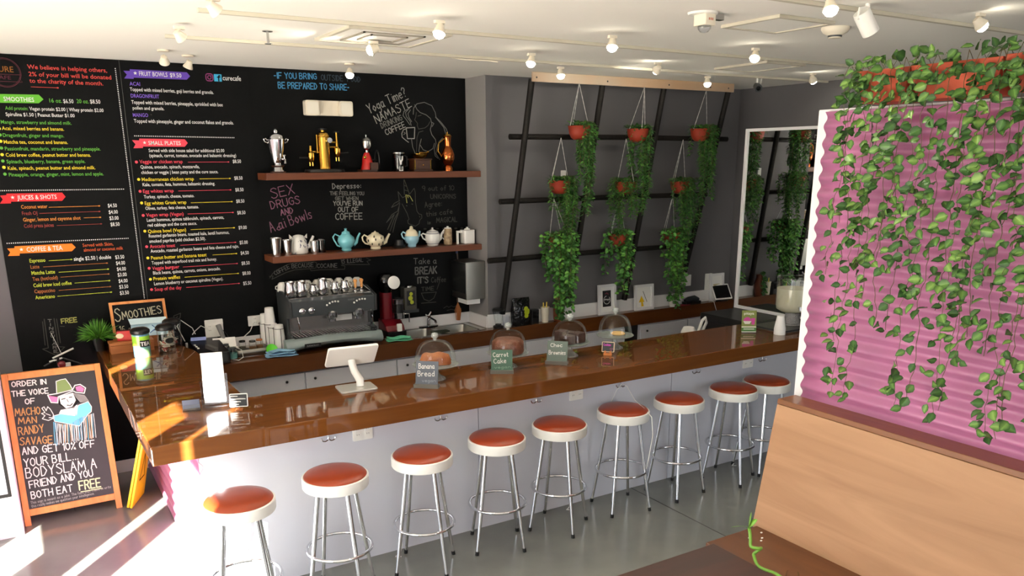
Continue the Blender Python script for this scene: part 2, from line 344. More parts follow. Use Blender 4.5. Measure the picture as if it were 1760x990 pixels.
M1=[('We believe in helping others,', 0.2896, 0.8085, 3.1522, 0.0334, 'r'), ('2% of your bill will be donated', 0.2912, 0.8319, 3.103, 0.0334, 'r'), ('to the charity of the month.', 0.29, 0.7712, 3.058, 0.0335, 'r'), ('SMOOTHIES', 0.1123, 0.3014, 2.9262, 0.0339, 'w'), ('16 oz.', 0.3992, 0.4797, 2.9257, 0.0316, 'g'), ('$6.50', 0.4885, 0.5555, 2.9242, 0.0318, 'w'), ('20 oz.', 0.577, 0.6572, 2.9266, 0.0321, 'g'), ('$8.50', 0.6665, 0.7354, 2.9267, 0.0323, 'w'), ('Add protein:', 0.1129, 0.255, 2.8676, 0.0272, 'g'), ('Vegan protein $2.00 | Whey protein $2.00', 0.2639, 0.7501, 2.867, 0.0279, 'w'), ('Spirulina $1.50 | Peanut Butter $1.00', 0.1101, 0.5504, 2.8247, 0.0276, 'w'), ('Mango, strawberry and almond milk.', 0.073, 0.5231, 2.7714, 0.0276, 'g'), ('Acai, mixed berries and banana.', 0.0732, 0.4678, 2.728, 0.0277, 'y'), ('Dragonfruit, ginger and mango.', 0.0724, 0.4617, 2.6801, 0.0278, 'g'), ('Matcha tea, coconut and banana.', 0.0712, 0.4808, 2.6334, 0.0279, 'y'), ('Passionfruit, mandarin, strawberry and pineapple.', 0.0718, 0.6957, 2.5867, 0.0282, 'g'), ('Cold brew coffee, peanut butter and banana.', 0.0706, 0.6237, 2.5423, 0.0283, 'y'), ('Spinach, blueberry, banana, green apple.', 0.0695, 0.5804, 2.4959, 0.0283, 'g'), ('Kale, spinach, peanut butter and almond milk.', 0.0701, 0.6429, 2.4495, 0.0285, 'y'), ('Pineapple, orange, ginger, mint, lemon and apple.', 0.0708, 0.6946, 2.4032, 0.0286, 'g'), ('JUICES & SHOTS', 0.1001, 0.356, 2.236, 0.0356, 'w'), ('Coconut water', 0.1159, 0.2856, 2.1703, 0.0301, 'o'), ('$4.50', 0.6956, 0.7594, 2.1619, 0.0314, 'w'), ('Fresh OJ', 0.1153, 0.2135, 2.1239, 0.0301, 'd'), ('$4.00', 0.6961, 0.76, 2.1126, 0.0315, 'w'), ('Ginger, lemon and cayenne shot', 0.1157, 0.4964, 2.077, 0.0305, 'o'), ('$3.00', 0.696, 0.76, 2.0659, 0.0316, 'w'), ('Cold press juices', 0.1151, 0.3092, 2.0316, 0.0304, 'd'), ('$8.50', 0.6976, 0.7618, 2.018, 0.0318, 'w'), ('Latte', 0.1162, 0.1737, 1.7271, 0.0309, 'o2'), ('$4.00', 0.7007, 0.7656, 1.7158, 0.0324, 'w'), ('Matcha Latte', 0.1161, 0.2717, 1.681, 0.0312, 'l'), ('$4.00', 0.7016, 0.7667, 1.6685, 0.0325, 'w'), ('Tea (hot/cold)', 0.1166, 0.284, 1.6347, 0.0313, 'o2'), ('$3.00', 0.7019, 0.7671, 1.6233, 0.0327, 'w'), ('Cold brew iced coffee', 0.1159, 0.3723, 1.5867, 0.0315, 'l'), ('$4.00', 0.7027, 0.768, 1.5737, 0.0328, 'w'), ('Cappuccino', 0.1159, 0.2542, 1.5408, 0.0314, 'o2'), ('$3.50', 0.7019, 0.7674, 1.5271, 0.0329, 'w'), ('Americano', 0.1163, 0.2466, 1.4947, 0.0315, 'l'), ('$3.50', 0.7009, 0.7665, 1.4783, 0.033, 'w'), ('Espresso', 0.1157, 0.2193, 1.7734, 0.0309, 'l'), ('$3.50', 0.7006, 0.7655, 1.7628, 0.0323, 'w'), ('single $2.50 | double', 0.4109, 0.6711, 1.7677, 0.0318, 'w'), ('COFFEE & TEA', 0.1085, 0.3459, 1.8548, 0.0385, 'w'), ('Served with Skim,', 0.4844, 0.6988, 1.8697, 0.0278, 'd2'), ('almond or coconut milk', 0.487, 0.7651, 1.8332, 0.0279, 'd2')]
M2=[('FRUIT BOWLS', 1.0294, 1.2332, 3.1395, 0.0361, 'w'), ('$9.50', 1.2511, 1.335, 3.1393, 0.0347, 'w'), ('ACAI', 0.9541, 1.0281, 3.0655, 0.0305, 'p'), ('DRAGONFRUIT', 0.9529, 1.1556, 2.9785, 0.0308, 'p'), ('MANGO', 0.9515, 1.06, 2.838, 0.031, 'p'), ('Topped with mixed berries, goji berries and granola.', 0.9517, 1.5673, 3.0258, 0.0293, 'w'), ('Topped with mixed berries, pineapple, sprinkled with bee', 0.9514, 1.6298, 2.9326, 0.0297, 'w'), ('pollen and granola.', 0.956, 1.1824, 2.8918, 0.0274, 'w'), ('Topped with pineapple, ginger and coconut flakes and granola.', 0.9539, 1.7032, 2.7949, 0.03, 'w'), ('curecafe', 1.6488, 1.7927, 3.1341, 0.0415, 'w'), ('SMALL PLATES', 1.0388, 1.2778, 2.6304, 0.0337, 'w'), ('Served with side house salad for additional $2.00', 1.0349, 1.6094, 2.5761, 0.0286, 'w'), ('(spinach, carrot, tomato, avocado and balsamic dressing)', 1.0352, 1.6998, 2.5378, 0.0287, 'w'), ('Veggie or chicken wrap', 0.959, 1.2783, 2.4906, 0.0302, 'c'), ('$8.50', 1.669, 1.7358, 2.4897, 0.0316, 'w'), ('Quinoa, avocado, spinach, mozzarella,', 0.9618, 1.4029, 2.4513, 0.0285, 'w'), ('chicken or veggie | bean patty and the cure sauce.', 0.9626, 1.5449, 2.41, 0.0287, 'w'), ('Mediterranean chicken wrap', 0.9605, 1.3502, 2.3556, 0.0301, 'y'), ('$8.50', 1.6696, 1.7359, 2.3554, 0.0314, 'w'), ('Egg whites wrap', 0.9597, 1.1859, 2.2654, 0.0301, 'c'), ('$8.50', 1.6696, 1.7361, 2.261, 0.0316, 'w'), ('Egg whites Greek wrap', 0.9618, 1.2738, 2.1728, 0.0303, 'y'), ('$8.50', 1.6686, 1.7354, 2.1679, 0.0317, 'w'), ('Vegan wrap (Vegan)', 0.962, 1.2425, 2.0801, 0.0305, 'c'), ('$8.50', 1.6687, 1.7356, 2.0731, 0.032, 'w'), ('Quinoa bowl (Vegan)', 0.961, 1.2495, 1.9522, 0.0308, 'y'), ('$9.00', 1.6683, 1.7356, 1.9497, 0.0322, 'w'), ('Avocado toast', 0.9612, 1.1523, 1.832, 0.0309, 'c'), ('$5.00', 1.6659, 1.7334, 1.8251, 0.0324, 'w'), ('Peanut butter and banana toast', 0.9608, 1.3892, 1.7408, 0.0314, 'y'), ('$4.50', 1.6667, 1.7345, 1.7366, 0.0327, 'w'), ('Veggie burguer', 0.9594, 1.1669, 1.657, 0.0313, 'c'), ('$8.50', 1.6666, 1.7346, 1.6498, 0.0328, 'w'), ('Protein waffles', 0.96, 1.1642, 1.5726, 0.0315, 'y'), ('$8.00', 1.6666, 1.7348, 1.5635, 0.033, 'w'), ('Soup of the day', 0.9592, 1.1664, 1.4859, 0.0317, 'c'), ('$5.50', 1.6656, 1.734, 1.4778, 0.0332, 'w'), ('Kale, tomato, feta, hummus, balsamic dressing.', 0.9619, 1.5111, 2.3165, 0.0283, 'w'), ('Turkey, spinach, cheese, tomato.', 0.9608, 1.3389, 2.2231, 0.0283, 'w'), ('Olives, turkey, feta cheese, tomato.', 0.9622, 1.3652, 2.1337, 0.0285, 'w'), ('Lentil hummus, quinoa tabbouleh, spinach, carrots,', 0.9626, 1.5568, 2.0418, 0.0289, 'w'), ('red cabbage and the cure sauce.', 0.9648, 1.338, 2.0022, 0.0287, 'w'), ('Roasted garbanzo beans, toasted kale, lentil hummus,', 0.9631, 1.5883, 1.9165, 0.0291, 'w'), ('smoked paprika (add chicken $2.50).', 0.9622, 1.3949, 1.8748, 0.0291, 'w'), ('Avocado, roasted garbanzo beans and feta cheese and tajin.', 0.9631, 1.6575, 1.7962, 0.0295, 'w'), ('Topped with superfood trail mix and honey.', 0.9605, 1.4675, 1.7013, 0.0294, 'w'), ('Black beans, quinoa, carrots, onions, avocado.', 0.9623, 1.4903, 1.62, 0.0296, 'w'), ('Lemon blueberry or coconut spirulina (Vegan).', 0.9608, 1.5032, 1.5333, 0.0299, 'w')]
R1=[(0.2947,0.4675,3.0293,'r'),(0.2952,0.6381,2.1751,'o'),(0.2278,0.6347,2.133,'d'),(0.5186,0.6349,2.0886,'o'),(0.3304,0.635,2.0386,'d'),(0.2428,0.3969,1.7791,'l'),(0.2001,0.6394,1.7349,'o2'),(0.2975,0.6413,1.6873,'l'),(0.3056,0.6405,1.6493,'o2'),(0.3944,0.6397,1.5968,'l'),(0.2795,0.6405,1.5493,'o2'),(0.265,0.6418,1.5051,'l')]
R2=[(1.3186,1.6371,2.4985,'c'),(1.3967,1.6371,2.3665,'y'),(1.2235,1.6339,2.2744,'c'),(1.3098,1.6358,2.1788,'y'),(1.2758,1.6362,2.0905,'c'),(1.2861,1.6343,1.964,'y'),(1.1936,1.634,1.8427,'c'),(1.439,1.6342,1.7485,'y'),(1.1953,1.6321,1.6647,'c'),(1.1999,1.6332,1.5805,'y'),(1.2032,1.6332,1.4949,'c')]
RB1=[([(0.0436,2.9724),(0.3367,2.9771),(0.3621,2.9458),(0.3287,2.9174),(0.0351,2.9133)],None,'G',None),([(0.037,2.2814),(0.3962,2.2805),(0.4155,2.2495),(0.3884,2.2206),(0.029,2.2242)],[(-0.0052,2.2685),(0.0642,2.2724),(0.0557,2.2114),(-0.0133,2.2116),(0.0086,2.2405)],'R',(0.0714,2.2537)),([(0.0343,1.8997),(0.4125,1.8999),(0.4351,1.8691),(0.405,1.8413),(0.0268,1.8456)],[(-0.0145,1.8863),(0.0639,1.8856),(0.0578,1.8293),(-0.0165,1.8311),(0.002,1.8577)],'O',(0.0747,1.8734))]
RB2=[([(0.9676,3.1829),(1.3786,3.1806),(1.4007,3.1524),(1.373,3.1255),(0.9608,3.1233)],[(0.9223,3.1692),(0.9939,3.1709),(0.9875,3.1148),(0.9211,3.1145),(0.9432,3.1429)],'P',(1.0026,3.1563)),([(0.9772,2.6768),(1.3112,2.6744),(1.3317,2.6461),(1.3054,2.6175),(0.9705,2.6178)],[(0.9238,2.6644),(1.0022,2.6623),(0.996,2.6068),(0.9275,2.6047),(0.9459,2.6342)],'C',(1.012,2.6467))]
BUL1=[((0.0552,2.6934),'g'),((0.0533,2.6495),'y'),((0.051,2.6026),'g'),((0.0488,2.5565),'y'),((0.0469,2.5121),'g'),((0.0476,2.4676),'y'),((0.047,2.4199),'g'),((0.0563,2.7371),'y')]
BUL2=[(0.9369,2.5009),(0.9382,2.369),(0.9383,2.2779),(0.9395,2.1882),(0.94,2.0918),(0.9386,1.9682),(0.9383,1.8455),(0.937,1.7558),(0.9375,1.6727),(0.9374,1.5838),(0.9369,1.4997)]
LOGO=((0.1458,3.1195),0.098,(0.1404,3.2924))
LG=[('CURE', 0.072, 0.2001, 3.1237, 0.0436, 'k1'), ('CAFE', 0.0749, 0.1769, 3.0741, 0.0285, 'k2')]
ICONS=[[(1.5161,3.1207),(1.5777,3.181)],[(1.5816,3.1226),(1.6413,3.1774)]]
CHALK=[('-IF YOU BRING', 2.0691, 3.1684, 2.4297, 3.1767, 0.0451, 'b', 0.008), ('OUTSIDE', 2.4728, 3.1716, 2.6636, 3.1719, 0.0442, 'b2', 0.008), ('FOOD', 2.7063, 3.1717, 2.8242, 3.1706, 0.0427, 'b2', 0.008), ('BE PREPARED TO SHARE-', 2.097, 3.092, 2.7155, 3.0989, 0.0478, 'b', 0.008), ('Yoga Time?', 2.8976, 2.9083, 3.2636, 3.072, 0.079, 'w', 0.008), ('NAMASTE', 2.9615, 2.8255, 3.3091, 2.9828, 0.0702, 'w', 0.008), ('DRINKING', 3.0094, 2.7839, 3.2121, 2.8624, 0.047, 'w2', 0.008), ('COFFEE', 3.0497, 2.7257, 3.2403, 2.8015, 0.0495, 'w', 0.008), ('SEX', 1.972, 2.1938, 2.1712, 2.232, 0.0823, 'k', 0.008), ('DRUGS', 1.9602, 2.1061, 2.2134, 2.1492, 0.064, 'k', 0.008), ('AND', 2.0394, 2.0485, 2.1481, 2.0655, 0.0512, 'k', 0.008), ('A ai Bowls', 1.9425, 1.9101, 2.3142, 2.019, 0.0859, 'k', 0.008), ('c', 1.9985, 1.9218, 2.0303, 1.9318, 0.0475, 'k', 0.008), ('Depresso:', 2.5148, 2.2645, 2.7788, 2.2669, 0.0447, 'w', 0.008), ('THE FEELING YOU', 2.4878, 2.211, 2.8052, 2.2032, 0.0293, 'w2', 0.008), ('GET WHEN', 2.5334, 2.1661, 2.7483, 2.1602, 0.0293, 'w2', 0.008), ("YOU'VE RUN", 2.5138, 2.1189, 2.7842, 2.1126, 0.0373, 'w', 0.008), ('OUT OF', 2.5539, 2.0628, 2.7425, 2.0562, 0.0413, 'w', 0.008), ('COFFEE', 2.5257, 1.994, 2.7775, 1.989, 0.0554, 'w', 0.008), ('COFFEE', 1.9487, 1.5383, 2.0811, 1.5924, 0.0351, 'w2', 0.006), ('BECAUSE', 2.0989, 1.5912, 2.2927, 1.5895, 0.0355, 'w2', 0.006), ('COCAINE', 2.3278, 1.577, 2.5129, 1.5681, 0.036, 'w2', 0.006), ('IS ILLEGAL', 2.5594, 1.6014, 2.7641, 1.604, 0.0346, 'w2', 0.006), ('9 out of 10', 3.3884, 2.228, 3.7261, 2.2269, 0.0435, 'f', 0.008), ('UNICORNS', 3.4734, 2.1537, 3.7424, 2.1496, 0.0396, 'f', 0.008), ('Agree:', 3.412, 2.0724, 3.5898, 2.0835, 0.05, 'f', 0.008), ('this cafe', 3.4243, 1.9886, 3.7023, 2.0079, 0.042, 'f', 0.008), ('is', 3.4324, 1.916, 3.4655, 1.9167, 0.0294, 'f', 0.008), ('MAGICAL', 3.5289, 1.9267, 3.7517, 1.9281, 0.0446, 'f', 0.008), ('* * * * * * *', 3.3928, 1.8599, 3.8152, 1.8479, 0.0255, 'f', 0.008), ('Take a', 3.2746, 1.5463, 3.5156, 1.5375, 0.0535, 'w2', 0.008), ('BREAK', 3.2883, 1.4458, 3.5151, 1.442, 0.0668, 'w2', 0.014), ("IT'S", 3.3063, 1.3592, 3.4194, 1.3578, 0.0562, 'w2', 0.014), ('Coffee', 3.4554, 1.3549, 3.6112, 1.3502, 0.0502, 'f', 0.008), ('TIME', 3.3473, 1.2798, 3.4796, 1.2795, 0.037, 'f', 0.008), ('FREE', 0.2659, 1.2901, 0.372, 1.2919, 0.0349, 'yl', 0.009), ('T', 0.1749, 1.3109, 0.1984, 1.3084, 0.02, 'w2', 0.006), ('I', 0.1759, 1.2807, 0.1995, 1.2782, 0.02, 'w2', 0.006), ('N', 0.1769, 1.2506, 0.2006, 1.2479, 0.0201, 'w2', 0.006), ('G', 0.178, 1.2203, 0.2016, 1.2176, 0.0202, 'w2', 0.006), ('U', 0.179, 1.1899, 0.2027, 1.1872, 0.0201, 'w2', 0.006), ('I', 0.18, 1.1595, 0.2038, 1.1567, 0.0202, 'w2', 0.006), ('A', 0.1811, 1.129, 0.2048, 1.1261, 0.0203, 'w2', 0.006), ('R', 0.1821, 1.0984, 0.2059, 1.0954, 0.0204, 'w2', 0.006), ('E', 0.1831, 1.0677, 0.207, 1.0647, 0.0204, 'w2', 0.006)]
DRAW=[('w2',0.008,[(3.3225,2.9133),(3.3283,2.9672),(3.3632,3.0058),(3.4386,3.021),(3.5133,2.994),(3.547,2.935),(3.5546,2.8914),(3.6046,2.8484),(3.6548,2.7939),(3.6733,2.7552)]),('w2',0.008,[(3.3406,2.9965),(3.3614,2.9573),(3.3916,2.9311),(3.4536,2.911),(3.4968,2.8792),(3.5081,2.8356),(3.491,2.7804),(3.5049,2.7365),(3.5419,2.6926),(3.5473,2.6593),(3.5262,2.6034),(3.5334,2.5475),(3.5624,2.5227)]),('f',0.008,[(3.3542,2.9302),(3.3463,2.8868),(3.3343,2.8649),(3.3511,2.849),(3.363,2.8329),(3.3586,2.8165),(3.3712,2.7841),(3.437,2.796),(3.4694,2.8185),(3.4896,2.8517)]),('f',0.008,[(3.3679,2.8981),(3.4032,2.9076)]),('w2',0.008,[(3.5123,2.8467),(3.5298,2.836),(3.5098,2.8082)]),('f',0.008,[(3.4171,2.7683),(3.3726,2.7568),(3.352,2.7073),(3.3401,2.5587)]),('w2',0.008,[(3.3956,2.6967),(3.3787,2.6471),(3.3663,2.5863),(3.3784,2.572)]),('w2',0.008,[(3.2956,2.7013),(3.305,2.6247),(3.3337,2.5564)]),('w2',0.008,[(3.3835,2.6416),(3.4111,2.6008),(3.4614,2.5832),(3.5136,2.6123),(3.5305,2.6591)]),('w2',0.008,[(3.5482,2.8935),(3.5917,2.8482),(3.6318,2.8047),(3.6509,2.7471)]),('w2',0.008,[(3.616,2.7066),(3.576,2.6706),(3.5566,2.6259),(3.5417,2.5643),(3.5816,2.5114)]),('w',0.01,[(3.2473,2.793),(3.3329,2.7976),(3.3254,2.6994),(3.2558,2.6987),(3.2473,2.793)]),('w',0.008,[(3.2494,2.7855),(3.2183,2.7763),(3.201,2.7437),(3.2033,2.7112),(3.2331,2.6876),(3.2656,2.6661)]),('w2',0.007,[(3.2236,2.7548),(3.238,2.7463),(3.2202,2.7331)]),('w2',0.008,[(3.2749,2.9582),(3.2312,2.9378),(3.2198,2.9001),(3.2526,2.8632),(3.2842,2.8207)]),('w2',0.008,[(3.2914,2.9694),(3.2455,2.9275),(3.2537,2.8901),(3.2891,2.851),(3.2976,2.8155)]),('w2',0.008,[(3.2955,2.9502),(3.2696,2.9174),(3.2781,2.8853),(3.3038,2.8481)]),('f',0.008,[(1.8985,1.5196),(1.9256,1.5547),(1.9671,1.5858),(2.0586,1.6234),(2.1293,1.6383),(2.3058,1.6314),(2.3258,1.6231),(2.3154,1.5759)]),('f',0.008,[(1.8966,1.5325),(1.9289,1.5349),(1.9169,1.5065),(2.0436,1.5558),(2.1246,1.5745),(2.3071,1.5745)]),('f',0.008,[(2.2612,1.5777),(2.2698,1.5542),(2.3472,1.5586),(2.5827,1.5469),(2.5876,1.5751),(2.553,1.5846)]),('f',0.008,[(2.5513,1.6424),(2.5641,1.5909),(2.8261,1.5731),(2.8024,1.6036),(2.8392,1.6135),(2.7985,1.6347)]),('f',0.008,[(3.2038,2.331),(3.2039,2.1975)]),('f2',0.008,[(3.2094,2.3309),(3.2553,2.2034)]),('f',0.007,[(3.2096,2.2805),(3.2318,2.2699)]),('f',0.007,[(3.2057,2.2401),(3.2415,2.2291)]),('f',0.008,[(3.1506,2.1399),(3.1409,2.2263),(3.1857,2.1695),(3.261,2.2032),(3.3064,2.2532),(3.3153,2.2173),(3.3152,2.125),(3.3271,2.0421),(3.3458,2.0155),(3.3746,2.0072),(3.3759,1.978),(3.3518,1.956),(3.3448,1.9249),(3.3068,1.9026),(3.2612,1.9202),(3.2328,1.9297),(3.2282,1.9578),(3.2425,1.9707),(3.2252,2.025),(3.1777,2.1137)]),('f',0.008,[(3.1542,2.1449),(3.0992,2.1211),(3.0696,2.0845),(3.1324,2.11),(3.1524,2.1297)]),('f',0.008,[(3.1554,2.1194),(3.1297,2.0489),(3.0723,2.0203),(3.0131,1.9492),(3.0947,2.0195),(3.0212,1.8843)]),('f',0.008,[(3.1518,2.1145),(3.1345,2.0283),(3.1032,1.9577),(3.0727,1.8562)]),('f',0.007,[(3.1288,2.0285),(3.0928,1.9786),(3.0451,1.8678)]),('yl',0.009,[(3.2185,2.1941),(3.2269,2.1224)]),('yl',0.009,[(3.2208,2.194),(3.2601,2.1829),(3.2869,2.1361)]),('yl',0.008,[(3.232,2.1907),(3.2424,2.168)]),('f',0.012,[(3.2202,2.0971),(3.2257,2.0938)]),('f',0.012,[(3.2779,2.1107),(3.2824,2.1075)]),('f',0.008,[(3.3509,1.9945),(3.3563,1.9839)]),('f',0.008,[(3.3442,1.2605),(3.5069,1.2574),(3.477,1.1993),(3.4253,1.1742),(3.3719,1.1978),(3.3442,1.2605)]),('f',0.008,[(3.3407,1.1622),(3.4977,1.1587)]),('f',0.007,[(3.5293,1.3928),(3.5465,1.3586),(3.5138,1.2843)]),('f',0.008,[(3.5816,1.0895),(3.6193,1.1083),(3.6375,1.0931),(3.6691,1.1058),(3.6937,1.0922),(3.7444,1.1054)]),('f',0.008,[(3.6181,1.0635),(3.6681,1.0698),(3.7054,1.0583),(3.7815,1.0702)]),('f',0.008,[(0.1529,1.3362),(0.1506,1.1093),(0.1116,1.1048),(0.1935,1.0447),(0.2619,1.1022),(0.2199,1.1102),(0.2194,1.3339)]),('f',0.007,[(0.1393,1.3174),(0.1321,1.1331)]),('f',0.007,[(0.2356,1.3294),(0.2373,1.1382)]),('f',0.006,[(0.2528,1.2701),(0.2813,1.2651)]),('f',0.008,[(1.076,1.2278),(1.0854,1.2673),(1.1396,1.2835),(1.1302,1.2439),(1.0872,1.2266),(1.076,1.2278),(1.1126,1.2598)])]
DOTS=[[(-0.0002, 2.3034), (0.8214, 2.2972)], [(-0.0092, 1.9239), (0.81, 1.9187)], [(0.9468, 2.6967), (1.696, 2.6906)]]
VDOT=[(0.8673, 3.1823), (0.8755, 1.4374)]
ABT= [('ORDER IN', -0.12, 0.964, 0.091, 0.956, 0.034, 'w'), ('THE VOICE', -0.13, 0.898, 0.096, 0.89, 0.036, 'w'), ('OF', -0.056, 0.834, 0.002, 0.832, 0.036, 'w'), ('MACHO', -0.128, 0.763, 0.024, 0.754, 0.05, 't'), ('MAN', -0.117, 0.706, -0.006, 0.698, 0.042, 't'), ('RANDY', -0.125, 0.628, 0.03, 0.626, 0.054, 't'), ('SAVAGE', -0.128, 0.561, 0.07, 0.541, 0.05, 't'), ('AND GET 10% OFF', -0.123, 0.492, 0.334, 0.466, 0.049, 'w'), ('YOUR BILL...', -0.123, 0.406, 0.214, 0.399, 0.055, 'w'), ('BODYSLAM A', -0.123, 0.328, 0.325, 0.316, 0.068, 'w'), ('FRIEND AND YOU', -0.112, 0.255, 0.294, 0.262, 0.049, 'w'), ('BOTH EAT', -0.111, 0.181, 0.149, 0.181, 0.048, 'w'), ('FREE', 0.194, 0.18, 0.333, 0.177, 0.062, 'g'), ('This sign is meant as a joke. The fact that I have to write', -0.122, 0.146, 0.399, 0.155, 0.018, 's'), ('this really makes me question your intelligence.', -0.12, 0.121, 0.283, 0.13, 0.018, 's')]
ABD= {'crown': [(0.155, 0.965), (0.187, 0.973), (0.217, 0.975), (0.24, 0.928), (0.251, 0.892), (0.147, 0.879)], 'brim': [(0.089, 0.878), (0.147, 0.879), (0.251, 0.892), (0.27, 0.921), (0.305, 0.923), (0.336, 0.893), (0.322, 0.857), (0.269, 0.871), (0.253, 0.883), (0.153, 0.856), (0.144, 0.814), (0.103, 0.823)], 'pinkl': [(0.096, 0.871), (0.147, 0.854), (0.142, 0.817), (0.105, 0.825)], 'pinkr': [(0.272, 0.908), (0.304, 0.914), (0.327, 0.888), (0.314, 0.867), (0.276, 0.88)], 'hair': [(0.149, 0.832), (0.252, 0.876), (0.301, 0.854), (0.346, 0.802), (0.327, 0.793), (0.269, 0.795), (0.241, 0.761), (0.175, 0.778), (0.15, 0.8)], 'shirt': [(0.141, 0.739), (0.156, 0.762), (0.219, 0.765), (0.267, 0.783), (0.251, 0.709), (0.189, 0.719)], 'sleeve': [(0.1, 0.727), (0.152, 0.735), (0.239, 0.708), (0.273, 0.779), (0.339, 0.795), (0.356, 0.754), (0.349, 0.719), (0.325, 0.704), (0.257, 0.63), (0.224, 0.644), (0.106, 0.688)], 'face': [(0.158, 0.856), (0.251, 0.871), (0.261, 0.815), (0.231, 0.773), (0.191, 0.767), (0.162, 0.805)], 'glove': [(0.04, 0.792), (0.055, 0.8), (0.064, 0.77), (0.077, 0.797), (0.091, 0.778), (0.103, 0.745), (0.109, 0.713), (0.068, 0.701), (0.032, 0.719), (0.052, 0.738), (0.032, 0.756), (0.055, 0.759)]}
# ------------------------------------------------------------------ the room
ZC = 3.247
def struct(name, mb, m, **k):
    o = mb.build(name, m, smooth=k.pop('smooth', 0), **k); o['kind'] = 'structure'; return o
struct('floor', MB().box(-1.72, 9, -5, 7.4, -0.1, 0), floor_m)
struct('ground', MB().box(-40, 40, -40, 40, -0.3, -0.12), mat('street_concrete', (196, 190, 180), 0.9))
fj = MB().box(3.914, 3.922, -1.0, 4.66, 0, 0.0008).box(-1.6, 9, 1.2, 1.208, 0, 0.0008)
struct('trim_1', fj, mat('floor_joint', (58, 58, 54), 0.9))
struct('ceiling', MB().box(-1.8, 9, -5, 7.4, ZC, ZC+0.12), ceil_m)
wb = struct('wall_back', MB().box(-0.042, 3.87, 7.13, 7.3, 0, ZC), chalk_m)
struct('wall_left_return', MB().box(-1.72, -0.0425, 7.131, 7.3, 0, ZC), gray_m)
struct('wall_alcove', MB().box(3.87, 4.05, 6.752, 7.3, 0, ZC), mat('light_gray_paint', (142, 140, 140), 0.7, spec=0.3))
struct('wall_rear', MB().box(3.872, 7.3, 6.75, 7.3, 0, ZC), gray_m)
struct('wall_right', MB().box(7.12, 7.3, -5, 6.749, 0, ZC), gray_m)
struct('baseboard_back', MB().box(-0.04, 1.12, 7.11, 7.129, 0, 0.1), white_m)
# unseen left wall: piers, added blinds and openings laid out to shape the sunlight
lw = MB()
X0, X1 = -1.612, -1.6
ys = [7.13, 4.4, 3.83, 3.32, 3.17, 2.85, 1.1, 0.9]
LO = 0.85  # low openings added so sunlit floor bounces light to the ceiling
lw.box(X0, X1, 4.4, 7.2, LO, ZC).box(X0, X1, 3.83, 4.4, 1.12, 2.5)
lw.box(X0, X1, 3.32, 3.83, LO, 2.5).box(X0, X1, 3.17, 3.32, 1.8, 2.5).box(X0, X1, 2.85, 3.17, LO, 2.5).box(X0, X1, 0.9, 1.1, 0, ZC)
lw.box(X0, X1, -.7, 0.9, 0.0, ZC).box(X0, X1, 1.1, 7.2, 0, 0.06)  # pier nearest the camera added to cut light on the booth
for i, (ya, yb, za) in enumerate(((3.592, 4.4, 2.5), (3.444, 3.592, 2.87), (2.157, 3.444, 2.5), (1.78, 2.157, 2.8), (1.757, 1.78, 2.5), (1.535, 1.757, 2.5), (1.474, 1.535, 2.5), (1.42, 1.474, 3.05), (1.1, 1.42, 2.5))):
    struct('window_blind_%d' % (i+1), MB().box(-1.606, -1.602, ya, yb, za, ZC if ya != 1.535 else 2.97), shade_m)  # added blinds, gaps cut to throw the sun streaks on the bar
struct('wall_left', lw, white_m)
def window(n, y0, y1, z0, z1):
    w = MB(); t = 0.025
    w.box(-1.60, -1.57, y0-t, y0, z0, z1).box(-1.60, -1.57, y1, y1+t, z0, z1).box(-1.60, -1.57, y0-t, y1+t, z1, z1+t)
    struct('window_%d' % n, w, dgray)
window(1, 1.1, 2.85, 0.1, 2.5); window(2, 4.5, 7.0, 0.08, .82)  # second frame edges an added low opening
# storefront posts behind the camera and an unseen block added to screen off sun
sf = MB()
for y in (-1.0, -3.0, -5.0): sf.box(-1.70, -1.6, y, y+0.1, 0, ZC)
for x in (-1.7, 1, 3.8, 6.6): sf.box(x, x+0.1, -5.0, -4.9, 0, ZC)
struct('window_3', sf, dgray)
nb = MB(); nb.at(-0.61*12+0.79*5.6, -0.79*12-0.61*5.6, -0.2, -37.7).box(-7.53, 9, -3, 3, 0, 9)
struct('exterior_building', nb, mat('street_wall', (170, 160, 150), 0.9))

# chalk writing on the back wall
CINK = {'b': (84, 160, 212), 'b2': (64, 76, 88), 'w': (158, 158, 154), 'w2': (116, 116, 113), 'k': (142, 98, 120), 'f': (70, 70, 66), 'f2': (78, 78, 64), 'yl': (170, 170, 96)}
wall = lambda x, z: (x, 7.1285, z)
groups = {}
for t, x0, z0, x1, z1, cap, c, w in CHALK: groups.setdefault(c, MB()).hand(t, x0, z0, x1, z1, cap, w*.85, wall)
for c, w, pts in DRAW: groups.setdefault(c, MB()).stroke(pts, w*.8, wall)
names = {'b': 'blue_chalk_lettering', 'b2': 'faded_blue_chalk_lettering', 'w': 'white_chalk_lettering', 'w2': 'gray_chalk_drawing', 'k': 'pink_chalk_lettering', 'f': 'faint_chalk_drawing', 'f2': 'faint_chalk_lines', 'yl': 'yellow_chalk_lettering'}
for c, g in groups.items(): g.build(names[c], ink(CINK[c]), wb, smooth=0)

